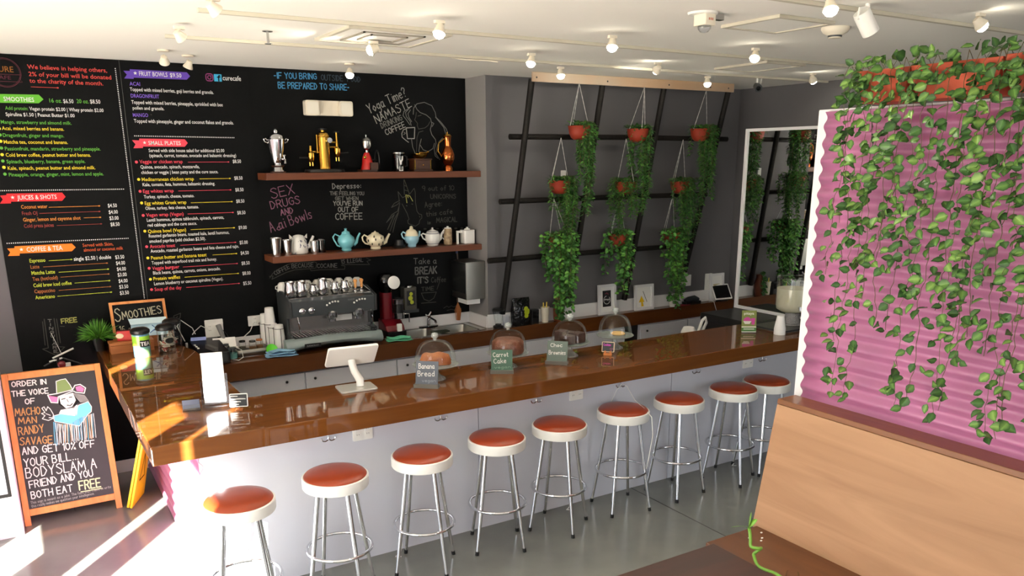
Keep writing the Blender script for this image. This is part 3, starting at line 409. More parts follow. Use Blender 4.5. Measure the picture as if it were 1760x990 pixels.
# ------------------------------------------------------------------ menu boards
MINK = {'r': (222, 84, 78), 'w': (232, 232, 232), 'g': (104, 180, 74), 'y': (236, 214, 62), 'o': (216, 138, 66), 'o2': (176, 108, 60), 'd': (150, 66, 62), 'd2': (208, 96, 58), 'l': (196, 208, 70), 'p': (140, 108, 224), 'c': (230, 82, 100), 'k1': (150, 96, 44), 'k2': (92, 44, 60)}
board = lambda x, z: (x, 7.1165, z)
board2 = lambda x, z: (x, 7.1150, z)
def menu(name, label, x0, x1, z0, z1, lines, rules, ribs, dotl, bul, extra=None):
    t = thing(name, label, 'menu board', (0, 0, 0), 'wall menu boards')
    MB().box(x0, x1, 7.118, 7.1295, z0, z1).build('panel', chalk_m, t, smooth=0)
    mats = [ink(MINK[k]) for k in MINK]; ks = list(MINK); lt = MB()
    for s, a, b, z, cap, c in lines:
        lt.m = ks.index(c); lt.text(s, board2 if c == 'w' else board, a, b, z, cap*0.93, 0.006)
    ru = lt
    for a, b, z, c in rules:
        ru.m = ks.index(c); ru.stroke([(a, z), (b, z)], 0.003, board); ru.stroke([(b-0.006, z), (b, z)], 0.009, board)
    for (p, c) in bul: ru.m = ks.index(c); ru.flat([arc(p[0], p[1], 0.011, 0, 330, 10)], board)
    for body, tail, c, star in ribs:
        rb = MB(); rb.flat([body], lambda x, z: (x, 7.1160, z))
        if tail: rb.flat([tail], lambda x, z: (x, 7.1164, z))
        RC = {'G': (104, 186, 62), 'R': (226, 52, 58), 'O': (244, 128, 46), 'P': (104, 76, 184), 'C': (240, 78, 96)}[c]
        rb.m = 1
        if star:
            sp = [(star[0]+(0.014 if k % 2 == 0 else 0.006)*math.sin(R(36*k)), star[1]+(0.014 if k % 2 == 0 else 0.006)*math.cos(R(36*k))) for k in range(10)]
            rb.flat([sp], board2)
        rb.build('heading_ribbon', [ink(RC), ink(MINK['w'])], t, smooth=0)
    d = lt; d.m = ks.index('w')
    for (ax, az), (bx, bz) in dotl:
        n = int(math.hypot(bx-ax, bz-az)/0.0135)
        for i in range(n+1):
            px, pz = ax+(bx-ax)*i/n, az+(bz-az)*i/n
            d.flat([[(px-.0035, pz-.0035), (px+.0035, pz-.0035), (px+.0035, pz+.0035), (px-.0035, pz+.0035)]], board)
    lt.build('lettering', mats, t, smooth=0)
    return t
mz = 1.385
t1 = menu('menu_board', 'black wall menu board with smoothies, juices and coffee prices', -0.042, 0.8975, mz, ZC-0.002, M1+LG, R1, RB1, DOTS[:2]+[VDOT], BUL1)
lg = MB(); (lx, lz), lr, _ = LOGO
lg.tube([(lx+lr*math.cos(R(a)), 7.116, lz+lr*math.sin(R(a))) for a in range(0, 360, 10)], 0.0016, 4, True)
lg.tube([(lx+lr*0.93*math.cos(R(a)), 7.116, lz+lr*0.93*math.sin(R(a))) for a in range(0, 360, 10)], 0.001, 4, True)
lg.tube([board(lx+a, lz+b) for a, b in ((-.14, -.012), (.1, -.012), (.085, -.035), (.1, -.06), (-.14, -.06))], 0.0014, 4, True)
lg.build('round_logo', ink((112, 58, 70)), t1, smooth=0)
t2 = menu('menu_board', 'black wall menu board with fruit bowls and small plates lists', 0.8995, 1.851, mz, ZC-0.002, M2, R2, RB2, DOTS[2:], list(zip(BUL2, ['c', 'y']*5+['c'])))
def ringpts(x0, z0, x1, z1, r): return arc(x1-r, z1-r, r, 0, 90, 4)+arc(x0+r, z1-r, r, 90, 180, 4)+arc(x0+r, z0+r, r, 180, 270, 4)+arc(x1-r, z0+r, r, 270, 360, 4)
(ax, az), (bx, bz) = ICONS[0]
ic = MB(); rp = ringpts(ax+.004, az+.004, bx-.004, bz-.004, .014)
ic.stroke(rp+rp[:1], .006, board); ic.stroke(arc((ax+bx)/2, (az+bz)/2, .0135, 0, 360, 16), .006, board); ic.flat([arc(bx-.016, bz-.016, .003, 0, 330, 8)], board)
ic.build('camera_logo', ink((206, 96, 170)), t2, smooth=0)
(ax, az), (bx, bz) = ICONS[1]
ic = MB(); ic.flat([ringpts(ax, az, bx, bz, .004)], board); ic.m = 1
ic.stroke([(ax+.047, bz-.012), (ax+.04, bz-.011), (ax+.035, bz-.018), (ax+.035, az+.004)], .009, board2); ic.stroke([(ax+.025, az+.032), (ax+.047, az+.032)], .008, board2)
ic.build('letter_logo', [ink((70, 178, 226)), ink((20, 24, 30))], t2, smooth=0)
struct('trim_2', MB().box(0.8976, 0.8994, 7.1175, 7.13, mz, ZC), ink((120, 120, 118)))

# ------------------------------------------------------------------ bar and back counter
bar = MB(); BX = 6.9
bar.prism([(0.48, 4.373), (BX, 4.373), (BX, 5.045), (1.135, 5.045), (1.135, 6.57), (1.02, 7.128), (0.48, 7.128)], 0.96, 1.07)
tag(bar.build('bar_countertop', [bar_wood], bevel=0.006, smooth=0), 'long glossy brown L-shaped bar top with cakes under glass domes', 'countertop')
base = thing('bar_counter', 'white paneled bar front under the glossy brown bar top', 'bar', (0, 0, 0))
for a, b in ((0.745, 2.549), (2.555, 4.29), (4.296, 5.9), (5.906, BX-.02)):
    MB().box(a, b, 4.6, 4.625, 0.0, 0.958).build('front_panel', panel_m, base, smooth=0)
core = MB().box(0.78, BX-.02, 4.626, 4.66, 0.0, 0.958).box(0.78, 1.08, 4.66, 7.1, 0, 0.958).box(1.08, BX-.05, 4.95, 4.97, 0, 0.958)
core.build('carcass', panel_m, base, smooth=0)
def corrug(mb, p0, p1, z0, z1, nrm, amp=0.012, per=0.085, n=9, jit=0.25, nx=8):
    (xa, ya), (xb, yb) = p0, p1; vs = []; fs = []; nz = int((z1-z0)/per*n)
    r = random.Random(3)
    for i in range(nz+1):
        z = z0+(z1-z0)*i/nz
        for k in range(nx+1):
            u = k/nx; a = amp*math.sin(2*math.pi*z/per+0.35*math.sin(3*u+z*2)) + amp*jit*math.sin(9*z+5*u)
            vs.append((xa+(xb-xa)*u+nrm[0]*a, ya+(yb-ya)*u+nrm[1]*a, z))
    for i in range(nz):
        for k in range(nx): j = i*(nx+1)+k; fs.append((j, j+1, j+nx+2, j+nx+1))
    return mb.add(vs, fs)
ep = corrug(MB(), (0.756, 4.6), (0.756, 7.1), 0.0, 0.957, (-1, 0)).build('corrugated_end_panel', pink, base, smooth=60, solid=0.004)
ep['label'] = 'pink corrugated end panel'
# hooks and outlets under the bar
def hook(x, label):
    t = thing('coat_hook', label, 'hook', (x, 4.6, 0.905), 'chrome hooks under the bar')
    MB().tube([(0, -.004, .03), (0, -.012, .0), (0, -.012, -.035)], .004, 6).build('stem', chrome, t)
    for s in (-1, 1):
        MB().tube([(0, -.012, -.03)]+[(s*(.022+.022*math.cos(R(a))), -.014, -.035+.02*math.sin(R(a))) for a in (180, 220, 260, 300, 340, 370)], [.005, .0045, .0045, .004, .004, .004, .005], 6).build('prong', chrome, t)
for x, l in ((1.497, 'chrome double hook under the bar nearest the pink end'), (2.262, 'chrome double hook above the third stool from the bar corner'), (3.013, 'chrome double hook under the bar over the fifth stool'),
             (3.771, 'chrome double hook with a white cable hanging from it'), (4.543, 'chrome double hook right of the second panel seam'), (5.299, 'chrome double hook at the far end of the bar')): hook(x, l)
def outlet(name, label, x, y, z, w, h, n, face='y', m=plas_w, group=None, sw=False):
    t = thing(name, label, 'outlet' if not sw else 'switch', (x, y, z), group)
    MB().rbox(-w/2, w/2, -.006, 0, -h/2, h/2, .006, 'y').build('face_plate', m, t, smooth=40)
    for i in range(n):
        cx = (i-(n-1)/2)*w/n
        if sw: MB().box(cx-.014, cx+.014, -.011, -.006, -.03, .03).build('rocker', m, t, smooth=0)
        else:
            q = MB().rbox(cx-.017, cx+.017, -.009, -.006, -.034, .034, .012, 'y'); q.m = 1
            for dz in (.017, -.017):
                for dx in (-.006, .006): q.box(cx+dx-.0012, cx+dx+.0012, -.0094, -.009, dz-.002, dz+.006)
            q.build('socket', [m, blk], t, smooth=40)
    return t
outlet('wall_outlet', 'white double outlet under the bar above the third stool', 1.722, 4.6, .868, .13, .11, 2)
outlet('wall_outlet', 'white double outlet under the bar left of the hanging cable', 3.367, 4.6, .868, .12, .11, 2)
outlet('wall_outlet', 'white double outlet under the bar above the far stools', 5.139, 4.6, .868, .12, .11, 2)
t = thing('phone_cable', 'thin white cable hung over a hook and dangling over a stool', 'cable', (3.771, 4.58, .86))
MB().tube([(0, -.01, .02), (-.05, -.01, -.02), (-.1, -.012, -.1), (-.13, -.01, -.2), (-.135, -.01, -.36), (-.15, -.012, -.42)], .0025, 6).build('left_strand', cable_w, t)
MB().tube([(0, -.01, .02), (.03, -.03, 0), (.02, -.14, -.08), (-.03, -.30, -.09), (-.06, -.42, -.12), (-.06, -.44, -.25), (-.08, -.43, -.42), (-.1, -.43, -.5)], .0025, 6).build('right_strand', cable_w, t)

K = 0.925
bc = MB()
SX0, SX1, SY0, SY1 = 2.99, 3.78, 6.70, 7.05
bc.prism([(1.137, 6.575), (2.0, 6.6), (SX0, 6.62), (SX0, 7.126), (1.137, 7.126)], 0.78, K)
bc.box(SX0, SX1, SY1, 7.126, 0.78, K).prism([(SX0, 6.62), (SX1, 6.635), (SX1, SY0), (SX0, SY0)], 0.78, K)
bc.prism([(SX1, 6.635), (7.1, 6.635), (7.1, 6.747), (3.868, 6.747), (3.868, 7.126), (SX1, 7.126)], 0.78, K)
tag(bc.build('back_countertop', back_wood, smooth=0), 'brown back counter under the chalk wall and trellis', 'countertop')
sp = thing('backsplash', 'low white backsplash strip behind the back counter', 'backsplash')
MB().box(1.15, 3.866, 7.112, 7.128, K+.001, 1.03).build('strip', white_m, sp, smooth=0)
MB().box(3.852, 3.868, 6.752, 7.11, K+.001, 1.035).build('strip', white_m, sp, smooth=0)
MB().box(3.86, 7.1, 6.735, 6.748, K+.001, 1.055).build('strip', white_m, sp, smooth=0)
def cabinet(label, x0, x1, knob):
    t = thing('base_cabinet', label, 'cabinet', (x0, 6.64, 0), 'white cabinets under the back counter')
    w = x1-x0
    MB().box(0, w, 0.02, 0.46 if x1 < 3.9 else .105, 0.08, 0.778).build('body', panel_m, t, smooth=0)
    d = MB().box(.006, w-.006, 0, .018, .1, .76).build('door', panel_m, t, smooth=0, bevel=.003)
    MB().ball(knob*w, -.008, .70, .012).build('knob', blk, d)
for i, (a, b, k) in enumerate(((1.2, 2.0, .8), (2.0, 2.85, .1), (2.85, 3.85, .1), (3.88, 4.7, .9), (4.7, 5.5, .9), (5.72, 6.4, .12), (6.4, 7.1, .9))):
    cabinet(['white cabinet under the back counter below the cup stacks', 'white cabinet under the coffee machine', 'white cabinet under the sink', 'white cabinet under the black coffee bag', 'white cabinet left of the black gap under the counter', 'white cabinet right of the black gap under the counter', 'white cabinet under the tablet by the mirror'][i], a, b, k)
MB().box(5.5, 5.72, 6.70, 6.74, 0, .778).build('appliance_gap', blk, None, smooth=0)  # flat black panel stands in for the dark empty gap
tag(bpy.data.objects['appliance_gap'], 'dark narrow appliance slot between two white cabinets', 'appliance')
# ------------------------------------------------------------------ bar stools
def make_stool(loc, rz, label):
    t = thing('bar_stool', label, 'stool', loc, 'bar stools along the white counter front', rz)
    MB().lathe([(0, .748), (.178, .748), (.180, .755), (.172, .765), (.13, .775), (.07, .780), (1e-6, .781)], seg=48).build('seat', seat_m, t, smooth=50)
    MB().lathe([(.16, .69), (.187, .69), (.190, .695), (.190, .75), (.186, .754), (.178, .754), (.17, .748), (1e-6, .748)], seg=48).build('seat_rim', plas_w, t, smooth=40)
    for k in range(4):
        a = R(90*k); c, s = math.cos(a), math.sin(a)
        P = [(r*c, r*s, z) for r, z in ((.118, .70), (.124, .64), (.136, .56), (.150, .46), (.172, .32), (.198, .15), (.222, .012))]
        lg = MB().tube(P, [.0135, .0135, .0135, .0135, .013, .012, .010], 12).build('leg', chrome, t, smooth=60)
        MB().tube([(.2195*c, .2195*s, .026), (.2235*c, .2235*s, 0)], .0125, 10).build('foot_cap', rubber, lg, smooth=40)
    MB().ring(0, 0, .30, .1885, .0095, 48, 10).build('foot_ring', chrome, t, smooth=60)
    return t
ST = [(.858, 4.20, 30, 'sunlit bar stool nearest the pink end of the bar'), (1.42, 4.27, 12, 'second bar stool from the pink end, below a white outlet'),
      (1.990, 4.31, 10, 'third bar stool from the pink bar end, between two floor cables'), (2.540, 4.335, 22, 'fourth bar stool from the pink bar end, in front of a panel seam'),
      (3.045, 4.345, -8, 'middle bar stool, fifth from the pink bar end'), (3.625, 4.372, 36, 'bar stool with a white cable hanging over its seat'),
      (4.160, 4.365, 52, 'bar stool right of the one with the hanging cable'), (4.722, 4.352, 70, 'second to last bar stool, overlapping the one by the booth'),
      (5.12, 4.37, 40, 'last bar stool, partly hidden behind the wooden booth')]
s0 = make_stool(ST[0][:2]+(0,), ST[0][2], ST[0][3])
for x, y, rz, l in ST[1:]: dup(s0, (x, y, 0), l, rz)
for x, y, rz, l in ((1.93, 4.56, 0, 'white cable end lying by the base of the second stool'), (3.30, 4.57, 20, 'white cable end on the floor behind the fifth stool'), (5.0, 4.56, 10, 'white cable end on the floor behind the farthest stools')):
    o = MB().tube([(0, .02, .12), (.01, 0, .05), (-.02, -.03, .01), (-.06, -.05, .006), (-.03, -.07, .006)], .004, 6).build('floor_cable', cable_w, None, (x, y, 0)); tag(o, l, 'cable', 'floor cables')

# ------------------------------------------------------------------ A-board
ab = thing('sandwich_board', 'wooden A-frame chalkboard with a chalk cowboy drawing', 'sign', (0, 6.33, 0))
sl = math.atan(.257); cs = 1/math.cos(sl)
def abf(x, z, off=.0): return (x, .257*z-off*math.cos(sl), z+off*math.sin(sl)*0)
def abx(mb, x0, x1, z0, z1, t=.024):
    return mb.add([abf(x0, z0), abf(x1, z0), (x1, .257*z0+t, z0), (x0, .257*z0+t, z0), abf(x0, z1), abf(x1, z1), (x1, .257*z1+t, z1), (x0, .257*z1+t, z1)], [(0, 3, 2, 1), (4, 5, 6, 7), (0, 1, 5, 4), (1, 2, 6, 5), (2, 3, 7, 6), (3, 0, 4, 7)])
abx(MB(), -.176, -.137, 0, 1.056).build('stile', frame_wood, ab, smooth=0, bevel=.003)
abx(MB(), .414, .455, 0, 1.056).build('stile', frame_wood, ab, smooth=0, bevel=.003)
abx(MB(), -.137, .414, 1.011, 1.056).build('rail', frame_wood, ab, smooth=0, bevel=.003)
abx(MB(), -.137, .414, .066, .112).build('rail', frame_wood, ab, smooth=0, bevel=.003)
MB().add([(-.137, .257*.112+.006, .112), (.414, .257*.112+.006, .112), (.414, .257*1.011+.006, 1.011), (-.137, .257*1.011+.006, 1.011), (-.137, .257*.112+.014, .112), (.414, .257*.112+.014, .112), (.414, .257*1.011+.014, 1.011), (-.137, .257*1.011+.014, 1.011)],
   [(0, 1, 2, 3), (7, 6, 5, 4), (0, 4, 5, 1), (3, 2, 6, 7), (0, 3, 7, 4), (1, 5, 6, 2)]).build('chalk_panel', mat('signboard_black', (34, 35, 38), .5), ab, smooth=0)
for sx in (-.156, .434):
    MB().tube([(sx, .30, 1.04), (sx, .56, 0)], .016, 4).build('back_leg', frame_wood, ab, smooth=0)
MB().tube([(.14, .03, .1), (.145, .06, .03), (.15, .1, .012)], .003, 6).build('stay_chain', steel, ab)
af = lambda x, z: (x, .257*z+.0045, z)
af2 = lambda x, z: (x, .257*z+.0035, z)
af3 = lambda x, z: (x, .257*z+.0025, z)
AINK = {'w': (226, 226, 222), 't': (190, 146, 92), 'g': (212, 226, 176), 's': (150, 150, 148)}
for k, nm in (('w', 'white_chalk_lettering'), ('t', 'tan_chalk_lettering'), ('g', 'pale_green_chalk_lettering'), ('s', 'small_chalk_lettering')):
    m = MB()
    for tx, x0, z0, x1, z1, cap, c in ABT:
        if c == k: m.hand(tx, x0, z0, x1, z1, cap, {'w': .0065, 't': .0065, 'g': .0085, 's': .0024}[k], af)
    if k == 'g': m.stroke([(.2, .166), (.34, .164)], .006, af)
    m.build(nm, ink(AINK[k]), ab, smooth=0)
ad = MB(); cl = [(222, 226, 224), (120, 144, 92), (226, 120, 168), (24, 24, 26), (112, 192, 226), (232, 232, 226), (96, 150, 170), (200, 160, 110)]
def apoly(k, m, fn): ad.m = m; ad.flat([ABD[k]], fn)
apoly('hair', 3, af); ad.m = 0
for i in range(9): ad.stroke([(.255+.008*i, .868-.003*i), (.27+.009*i, .83-.004*i), (.29+.006*i, .796)], .002, af2)
apoly('face', 5, af2); apoly('shirt', 0, af); apoly('sleeve', 4, af2); apoly('crown', 1, af); apoly('pinkl', 2, af); apoly('pinkr', 2, af)
ad.m = 0; ad.stroke(ABD['brim']+ABD['brim'][:1], .007, af2); ad.stroke(ABD['crown']+ABD['crown'][:1], .005, af2); ad.stroke(ABD['sleeve']+ABD['sleeve'][:1], .004, af3); ad.stroke(ABD['glove']+ABD['glove'][:1], .005, af2)
ad.stroke([(.06, .75), (.085, .735)], .005, af2); ad.stroke([(.075, .72), (.1, .715)], .006, af2); ad.stroke([(.25, .71), (.268, .775)], .004, af3)
ad.m = 3; ad.stroke([(.172, .835), (.195, .838)], .006, af3); ad.stroke([(.222, .842), (.24, .842)], .006, af3); ad.stroke([(.2, .79), (.22, .783), (.236, .795)], .006, af3); ad.stroke([(.205, .83), (.212, .81)], .004, af3)
r_ = random.Random(5)
for i in range(44):
    a = i/43; x0 = .099+.262*a; z0 = .685-.03*math.sin(math.pi*min(1, a*1.6))+(.05*max(0, a-.6)); x1 = .085+.265*a+r_.uniform(-.006, .006)
    ad.m = r_.choice([0, 0, 0, 6, 7, 4, 0]); ad.stroke([(x0, z0), ((x0+x1)/2+r_.uniform(-.004, .004), (z0+.53)/2), (x1, .53+r_.uniform(-.012, .012))], .0035, af2)
ad.build('chalk_drawing', [ink(c) for c in cl], ab, smooth=0)

# ------------------------------------------------------------------ fridge, floor sign, white mobile at the left
fr = thing('display_fridge', 'white glass-door drinks fridge left of the A-frame sign', 'fridge', (-.873, 6.18, 0))
MB().rbox(0, .69, 0, .65, .0, 1.15, .012).build('cabinet', white_m, fr, smooth=30)
dr = MB().rbox(.03, .675, -.035, -.001, .27, 1.12, .01, 'y').build('door', plas_w, fr, smooth=30)
q = MB().box(.06, .655, -.038, -.036, .31, 1.09); q.m = 1; q.box(.08, .635, -.0395, -.0381, .335, 1.065); q.build('door_glass', [blk, mat('door_pane', (206, 216, 228), .1)], dr, smooth=0)
MB().box(.02, .67, -.012, .0, .02, .2).build('kick_panel', white_m, fr, smooth=0)
MB().tube([(.045, -.03, .45), (.045, -.06, .47), (.045, -.06, .83), (.045, -.03, .85)], .008, 8).build('handle', steel, dr)

ys = thing('wet_floor_sign', 'yellow folding wet floor sign leaning on the bar end', 'sign', (.56, 6.40, 0), rz=66)
M0 = Matrix.Rotation(R(14), 4, 'X')
for s, nm in ((0, 'front_leaf'), (1, 'rear_leaf')):
    q = MB(); q.T = M0; q.prism([(-.15, .008), (.15, .008), (.085, .60), (.055, .635), (-.055, .635), (-.085, .60)], .022*s-.012, .022*s+.006, 'y')
    lf_ = q.build(nm, yellow, ys, smooth=0, bevel=.003)
    if s == 0:
        q = MB(); q.T = M0; f = lambda x, z: (x, -.0132, z)
        q.text('CAUTION', f, -.07, .07, .46, .04, .01); q.stroke([(-.06, .2), (0, .4), (.06, .2), (-.06, .2)], .012, f); q.build('warning_print', ink((40, 36, 20)), lf_, smooth=0)
mb_ = thing('wall_mobile', 'white rods crossed on a dark stand by the chalk arrow', 'stand', (.20, 6.98, 0))
MB().tube([(0, 0, .012), (0, 0, 1.06)], .012, 8).build('pole', blk, mb_); MB().lathe([(.12, 0), (.12, .01), (.02, .02)], seg=24).build('base', blk, mb_)
for a, b in (((-.035, 0, 1.055), (.115, 0, 1.115)), ((-.06, 0, 1.03), (.03, 0, 1.05)), ((-.02, 0, 1.25), (.03, -.01, 1.08))): MB().tube([a, b], .007 if a[2] < 1.2 else .002, 6).build('rod', plas_w, mb_)
for a, b in (((.03, 0, 1.05), (.16, .02, .98)), ((.0, 0, 1.05), (-.1, .0, 1.0))): MB().tube([a, b], .006, 6).build('arm', dgray, mb_)
MB().ball(.02, -.01, 1.0, .03, .02, .03).build('red_hub', dred, mb_); MB().rbox(.04, .08, -.02, .0, .95, 1.01, .01).build('white_tab', plas_w, mb_)

# ------------------------------------------------------------------ booth, partition, table
bo = thing('booth_bench', 'light maple booth bench back below the pink screen', 'booth', (3.47, 0, 0))
Y0, Y1 = -1.2, 2.985
def slab(y0, y1, pts): return MB().prism(pts, y0, y1, 'y')
slab(Y0, Y1, [(.0, .43), (.13, 1.155), (.165, 1.155), (.035, .43)]).build('back_panel', booth_wood, bo, smooth=0, bevel=.002)
slab(Y0, Y1+.004, [(.132, 1.157), (.285, 1.157), (.285, 1.185), (.138, 1.185)]).build('top_cap', cap_wood, bo, smooth=0, bevel=.003)
slab(Y0, Y1-.004, [(.036, .0), (.28, .0), (.28, 1.156), (.166, 1.156)]).build('frame', cap_wood, bo, smooth=0)
slab(Y0, Y1-.03, [(-.40, .40), (.03, .40), (.03, .445), (-.40, .445)]).build('seat', seat_wood, bo, smooth=0, bevel=.004)
slab(Y0, Y1-.06, [(-.34, .0), (.03, .0), (.03, .398), (-.34, .398)]).build('seat_base', seat_wood, bo, smooth=0)
for i, (x, y) in enumerate(((-.10, 2.82), (-.16, 2.86), (-.05, 2.87), (-.13, 2.80))):
    o = MB().ball(0, 0, .004, .008, .006, .004, 8, 6).build('crumb', china, None, (3.47+x, y, .446)); tag(o, 'pale crumb lying on the dark booth seat', 'crumb', 'crumbs on the booth seat')
pa = thing('partition_screen', 'pink corrugated screen wall above the booth back', 'partition', (3.77, 0, 0))
PT = 2.75
MB().box(.012, .05, -1.2, 3.02, 0, PT).build('backing_board', white_m, pa, smooth=0)
MB().box(.005, .07, -1.2, 3.012, PT, PT+.003).build('top_trim', white_m, pa, smooth=0)
corrug(MB(), (-.005, 2.96), (-.005, -1.2), .02, PT-.01, (-1, 0), .013, .088, 10, .18, 26).build('corrugated_sheet', pink, pa, smooth=70, solid=.003)

tb = thing('dining_table', 'dark mahogany table beside the booth bench', 'table', (0, 0, 0))
MB().box(1.86, 2.64, .9, 2.49, .715, .75).build('tabletop', table_wood, tb, smooth=0, bevel=.003)
MB().tube([(2.25, 1.7, .04), (2.25, 1.7, .715)], .04, 16).build('pedestal', blk, tb); MB().rbox(1.99, 2.51, 1.44, 1.96, 0, .04, .05).build('base', blk, tb, smooth=40)
ch = thing('dining_chair', 'orange chair back just showing at the dark table', 'chair', (1.76, 2.30, 0), rz=8)
MB().rbox(-.2, .2, -.2, .2, .43, .46, .05).build('seat', orange_c, ch, smooth=40)
MB().rbox(-.205, -.18, -.19, .19, .50, .915, .06, 'x').build('backrest', orange_c, ch, smooth=40)
for a in (-1, 1):
    for b in (-1, 1): MB().tube([(a*.17, b*.17, .43), (a*.19, b*.19, 0)], .012, 8).build('leg', steel, ch)
bm_ = thing('lucky_bamboo', 'curly green bamboo stalk on the dark table edge', 'plant', (2.57, 1.98, .751))
MB().open_lathe([(.03, 0), (.032, .05), (.026, .10)], seg=16).lathe([(.03, 0), (.03, .004)], seg=16).build('glass_vase', glass_c, bm_, smooth=60)
P = [(0, .0, .01), (.0, .0, .03), (.01, .08, .05), (.02, .17, .035), (.015, .2, .045), (.03, .23, .062), (.045, .245, .068), (.057, .22, .10), (.03, .21, .112), (.01, .235, .115), (.02, .25, .14), (.03, .265, .165), (.026, .27, .19)]
PP = [Vector(p) for p in P]; sm_ = []
for i in range(len(PP)-1):
    for k in range(5):
        t = k/5; p0, p1, p2, p3 = PP[max(i-1, 0)], PP[i], PP[i+1], PP[min(i+2, len(PP)-1)]
        sm_.append(0.5*((2*p1)+(p2-p0)*t+(2*p0-5*p1+4*p2-p3)*t*t+(3*p1-p0-3*p2+p3)*t**3))
MB().tube(sm_, .007, 10).build('stalk', bamboo_m, bm_, smooth=60)
for d in ((.012, -.03, .06, 0), (-.05, .045, .012, 0), (.02, .01, .075, 1)):
    b0 = Vector((.026, .27, .19)); L_ = []; e = Vector(d[:3])
    sd = e.cross(Vector((.8, -.5, .2))).normalized()
    ts = (0, .25, .55, .8, 1); wd = (.004, .013, .014, .009, .0005)
    q = MB(); vs = []
    for t_, w_ in zip(ts, wd): c_ = b0+e*t_*1.1+Vector((0, 0, -.02*t_*t_)); vs += [c_-sd*w_, c_+sd*w_]
    q.add(vs, [(2*i, 2*i+1, 2*i+3, 2*i+2) for i in range(4)]).build('leaf_blade', bamboo_m, bm_, smooth=60, solid=.001)
# ------------------------------------------------------------------ wall shelves
def shelf(label, z0, z1):
    o = MB().box(1.865, 3.868, 6.85, 7.125, z0, z1).build('wall_shelf', shelf_wood, None, smooth=0, bevel=.003); tag(o, label, 'shelf', 'brown floating shelves')
US, LS = 2.408, 1.728
shelf('upper brown floating shelf holding antique coffee machines', 2.352, US); shelf('lower brown floating shelf holding teapots', 1.675, LS)
def T(name, label, cat, x, y, z, rz=0, group=None): return thing(name, label, cat, (x, y, z), group, rz)
t = T('samovar', 'chrome samovar urn at the left of the upper shelf', 'samovar', 2.006, 7.0, US)
MB().lathe([(.062, 0), (.066, .012), (.05, .03), (.045, .045), (.058, .06), (.03, .075), (.035, .085)], seg=32).build('foot', chrome, t)
MB().lathe([(.036, .08), (.05, .12), (.064, .19), (.072, .25), (.074, .268), (.068, .276), (.06, .276)], seg=32).build('body', chrome, t)
MB().lathe([(.066, .277), (.062, .295), (.045, .312), (.03, .318), (.018, .325), (.02, .338), (.012, .35), (1e-6, .355)], seg=32).build('lid', chrome, t)
for s in (-1, 1): MB().tube([(s*.07, 0, .24), (s*.095, 0, .25), (s*.1, 0, .27), (s*.085, 0, .275), (s*.075, 0, .262)], .006, 8).build('handle', chrome, t)
sp_ = MB().tube([(.03, -.045, .11), (.04, -.085, .105), (.04, -.088, .075)], .009, 8).build('tap', chrome, t); MB().tube([(.03, -.07, .14), (.05, -.07, .14)], .006, 6).tube([(.04, -.07, .1), (.04, -.07, .14)], .005, 6).build('tap_key', chrome, sp_)

t = T('lever_espresso_machine', 'brass column espresso machine on a black base, upper shelf', 'coffee machine', 2.41, 7.0, US)
MB().lathe([(.175, 0), (.178, .012), (.17, .026), (.05, .03)], seg=40, sy=.6).build('base', blk, t)
MB().lathe([(.056, .03), (.052, .05), (.052, .29), (.056, .295), (.056, .305), (.045, .322), (.02, .335), (.02, .345)], seg=32).build('boiler', brass, t)
MB().lathe([(.02, .345), (.036, .35), (.036, .362), (1e-6, .366)], seg=20).build('cap', blk, t)
MB().tube([(.035, -.045, .265), (.035, -.07, .265)], .022, 16).build('gauge', steel, t)
for s, hz in ((-1, .13), (1, .17)):
    gx = s*.115 if s < 0 else .12
    MB().tube([(s*.045, 0, hz+.04), (gx, 0, hz+.04)], .008, 8).build('pipe', brass, t)
    MB().lathe([(.012, -.045), (.022, -.035), (.03, 0), (.03, .03), (.014, .045), (.010, .09 if s < 0 else .16), (1e-6, .092 if s < 0 else .162)], gx, 0, hz, 20).build('group_head', brass, t)
    MB().tube([(gx, 0, hz-.01), (gx+s*.10, 0, hz-.008)], .008, 8).build('portafilter_handle', blk, t)
    MB().tube([(gx-.012, 0, hz-.045), (gx-.012, 0, hz-.075)], .005, 6).tube([(gx+.012, 0, hz-.045), (gx+.012, 0, hz-.075)], .005, 6).build('spout', brass, t)
MB().tube([(.045, 0, .25), (.12, 0, .25)], .008, 8).build('pipe', brass, t); MB().lathe([(.026, 0), (.026, .008)], .12, 0, .332, 16).build('lever_knob', blk, t)
MB().tube([(-.062, -.02, .16), (-.062, -.02, .31)], .007, 8).build('sight_glass', brass, t)

t = T('coffee_grinder', 'red antique coffee grinder with steel hopper, upper shelf', 'grinder', 2.80, 7.0, US)
MB().box(-.07, .07, -.06, .06, 0, .02).build('base', brown_w, t, smooth=0)
MB().lathe([(.058, .02), (.05, .06), (.04, .12), (.026, .155), (.02, .165)], seg=20).build('body', red_p, t)
MB().lathe([(.012, .16), (.014, .185), (.036, .2), (.045, .225), (.045, .262), (.04, .268)], seg=24).build('hopper', steel, t)
MB().lathe([(.046, .268), (.03, .29), (.008, .298), (.008, .315), (1e-6, .318)], seg=24).build('hopper_lid', steel, t)
MB().box(.0, .068, -.085, -.058, .02, .08).build('drawer', brown_w, t, smooth=0)
MB().tube([(.05, 0, .1), (.09, 0, .1)], .008, 8).tube([(.095+.0*i, .05*math.cos(R(i*20)), .1+.085*math.sin(R(i*20))) for i in range(18)], .006, 6, True).build('crank_wheel', blk, t)
MB().ball(-.035, -.045, .125, .014, .01, .014).build('badge', brass, t)

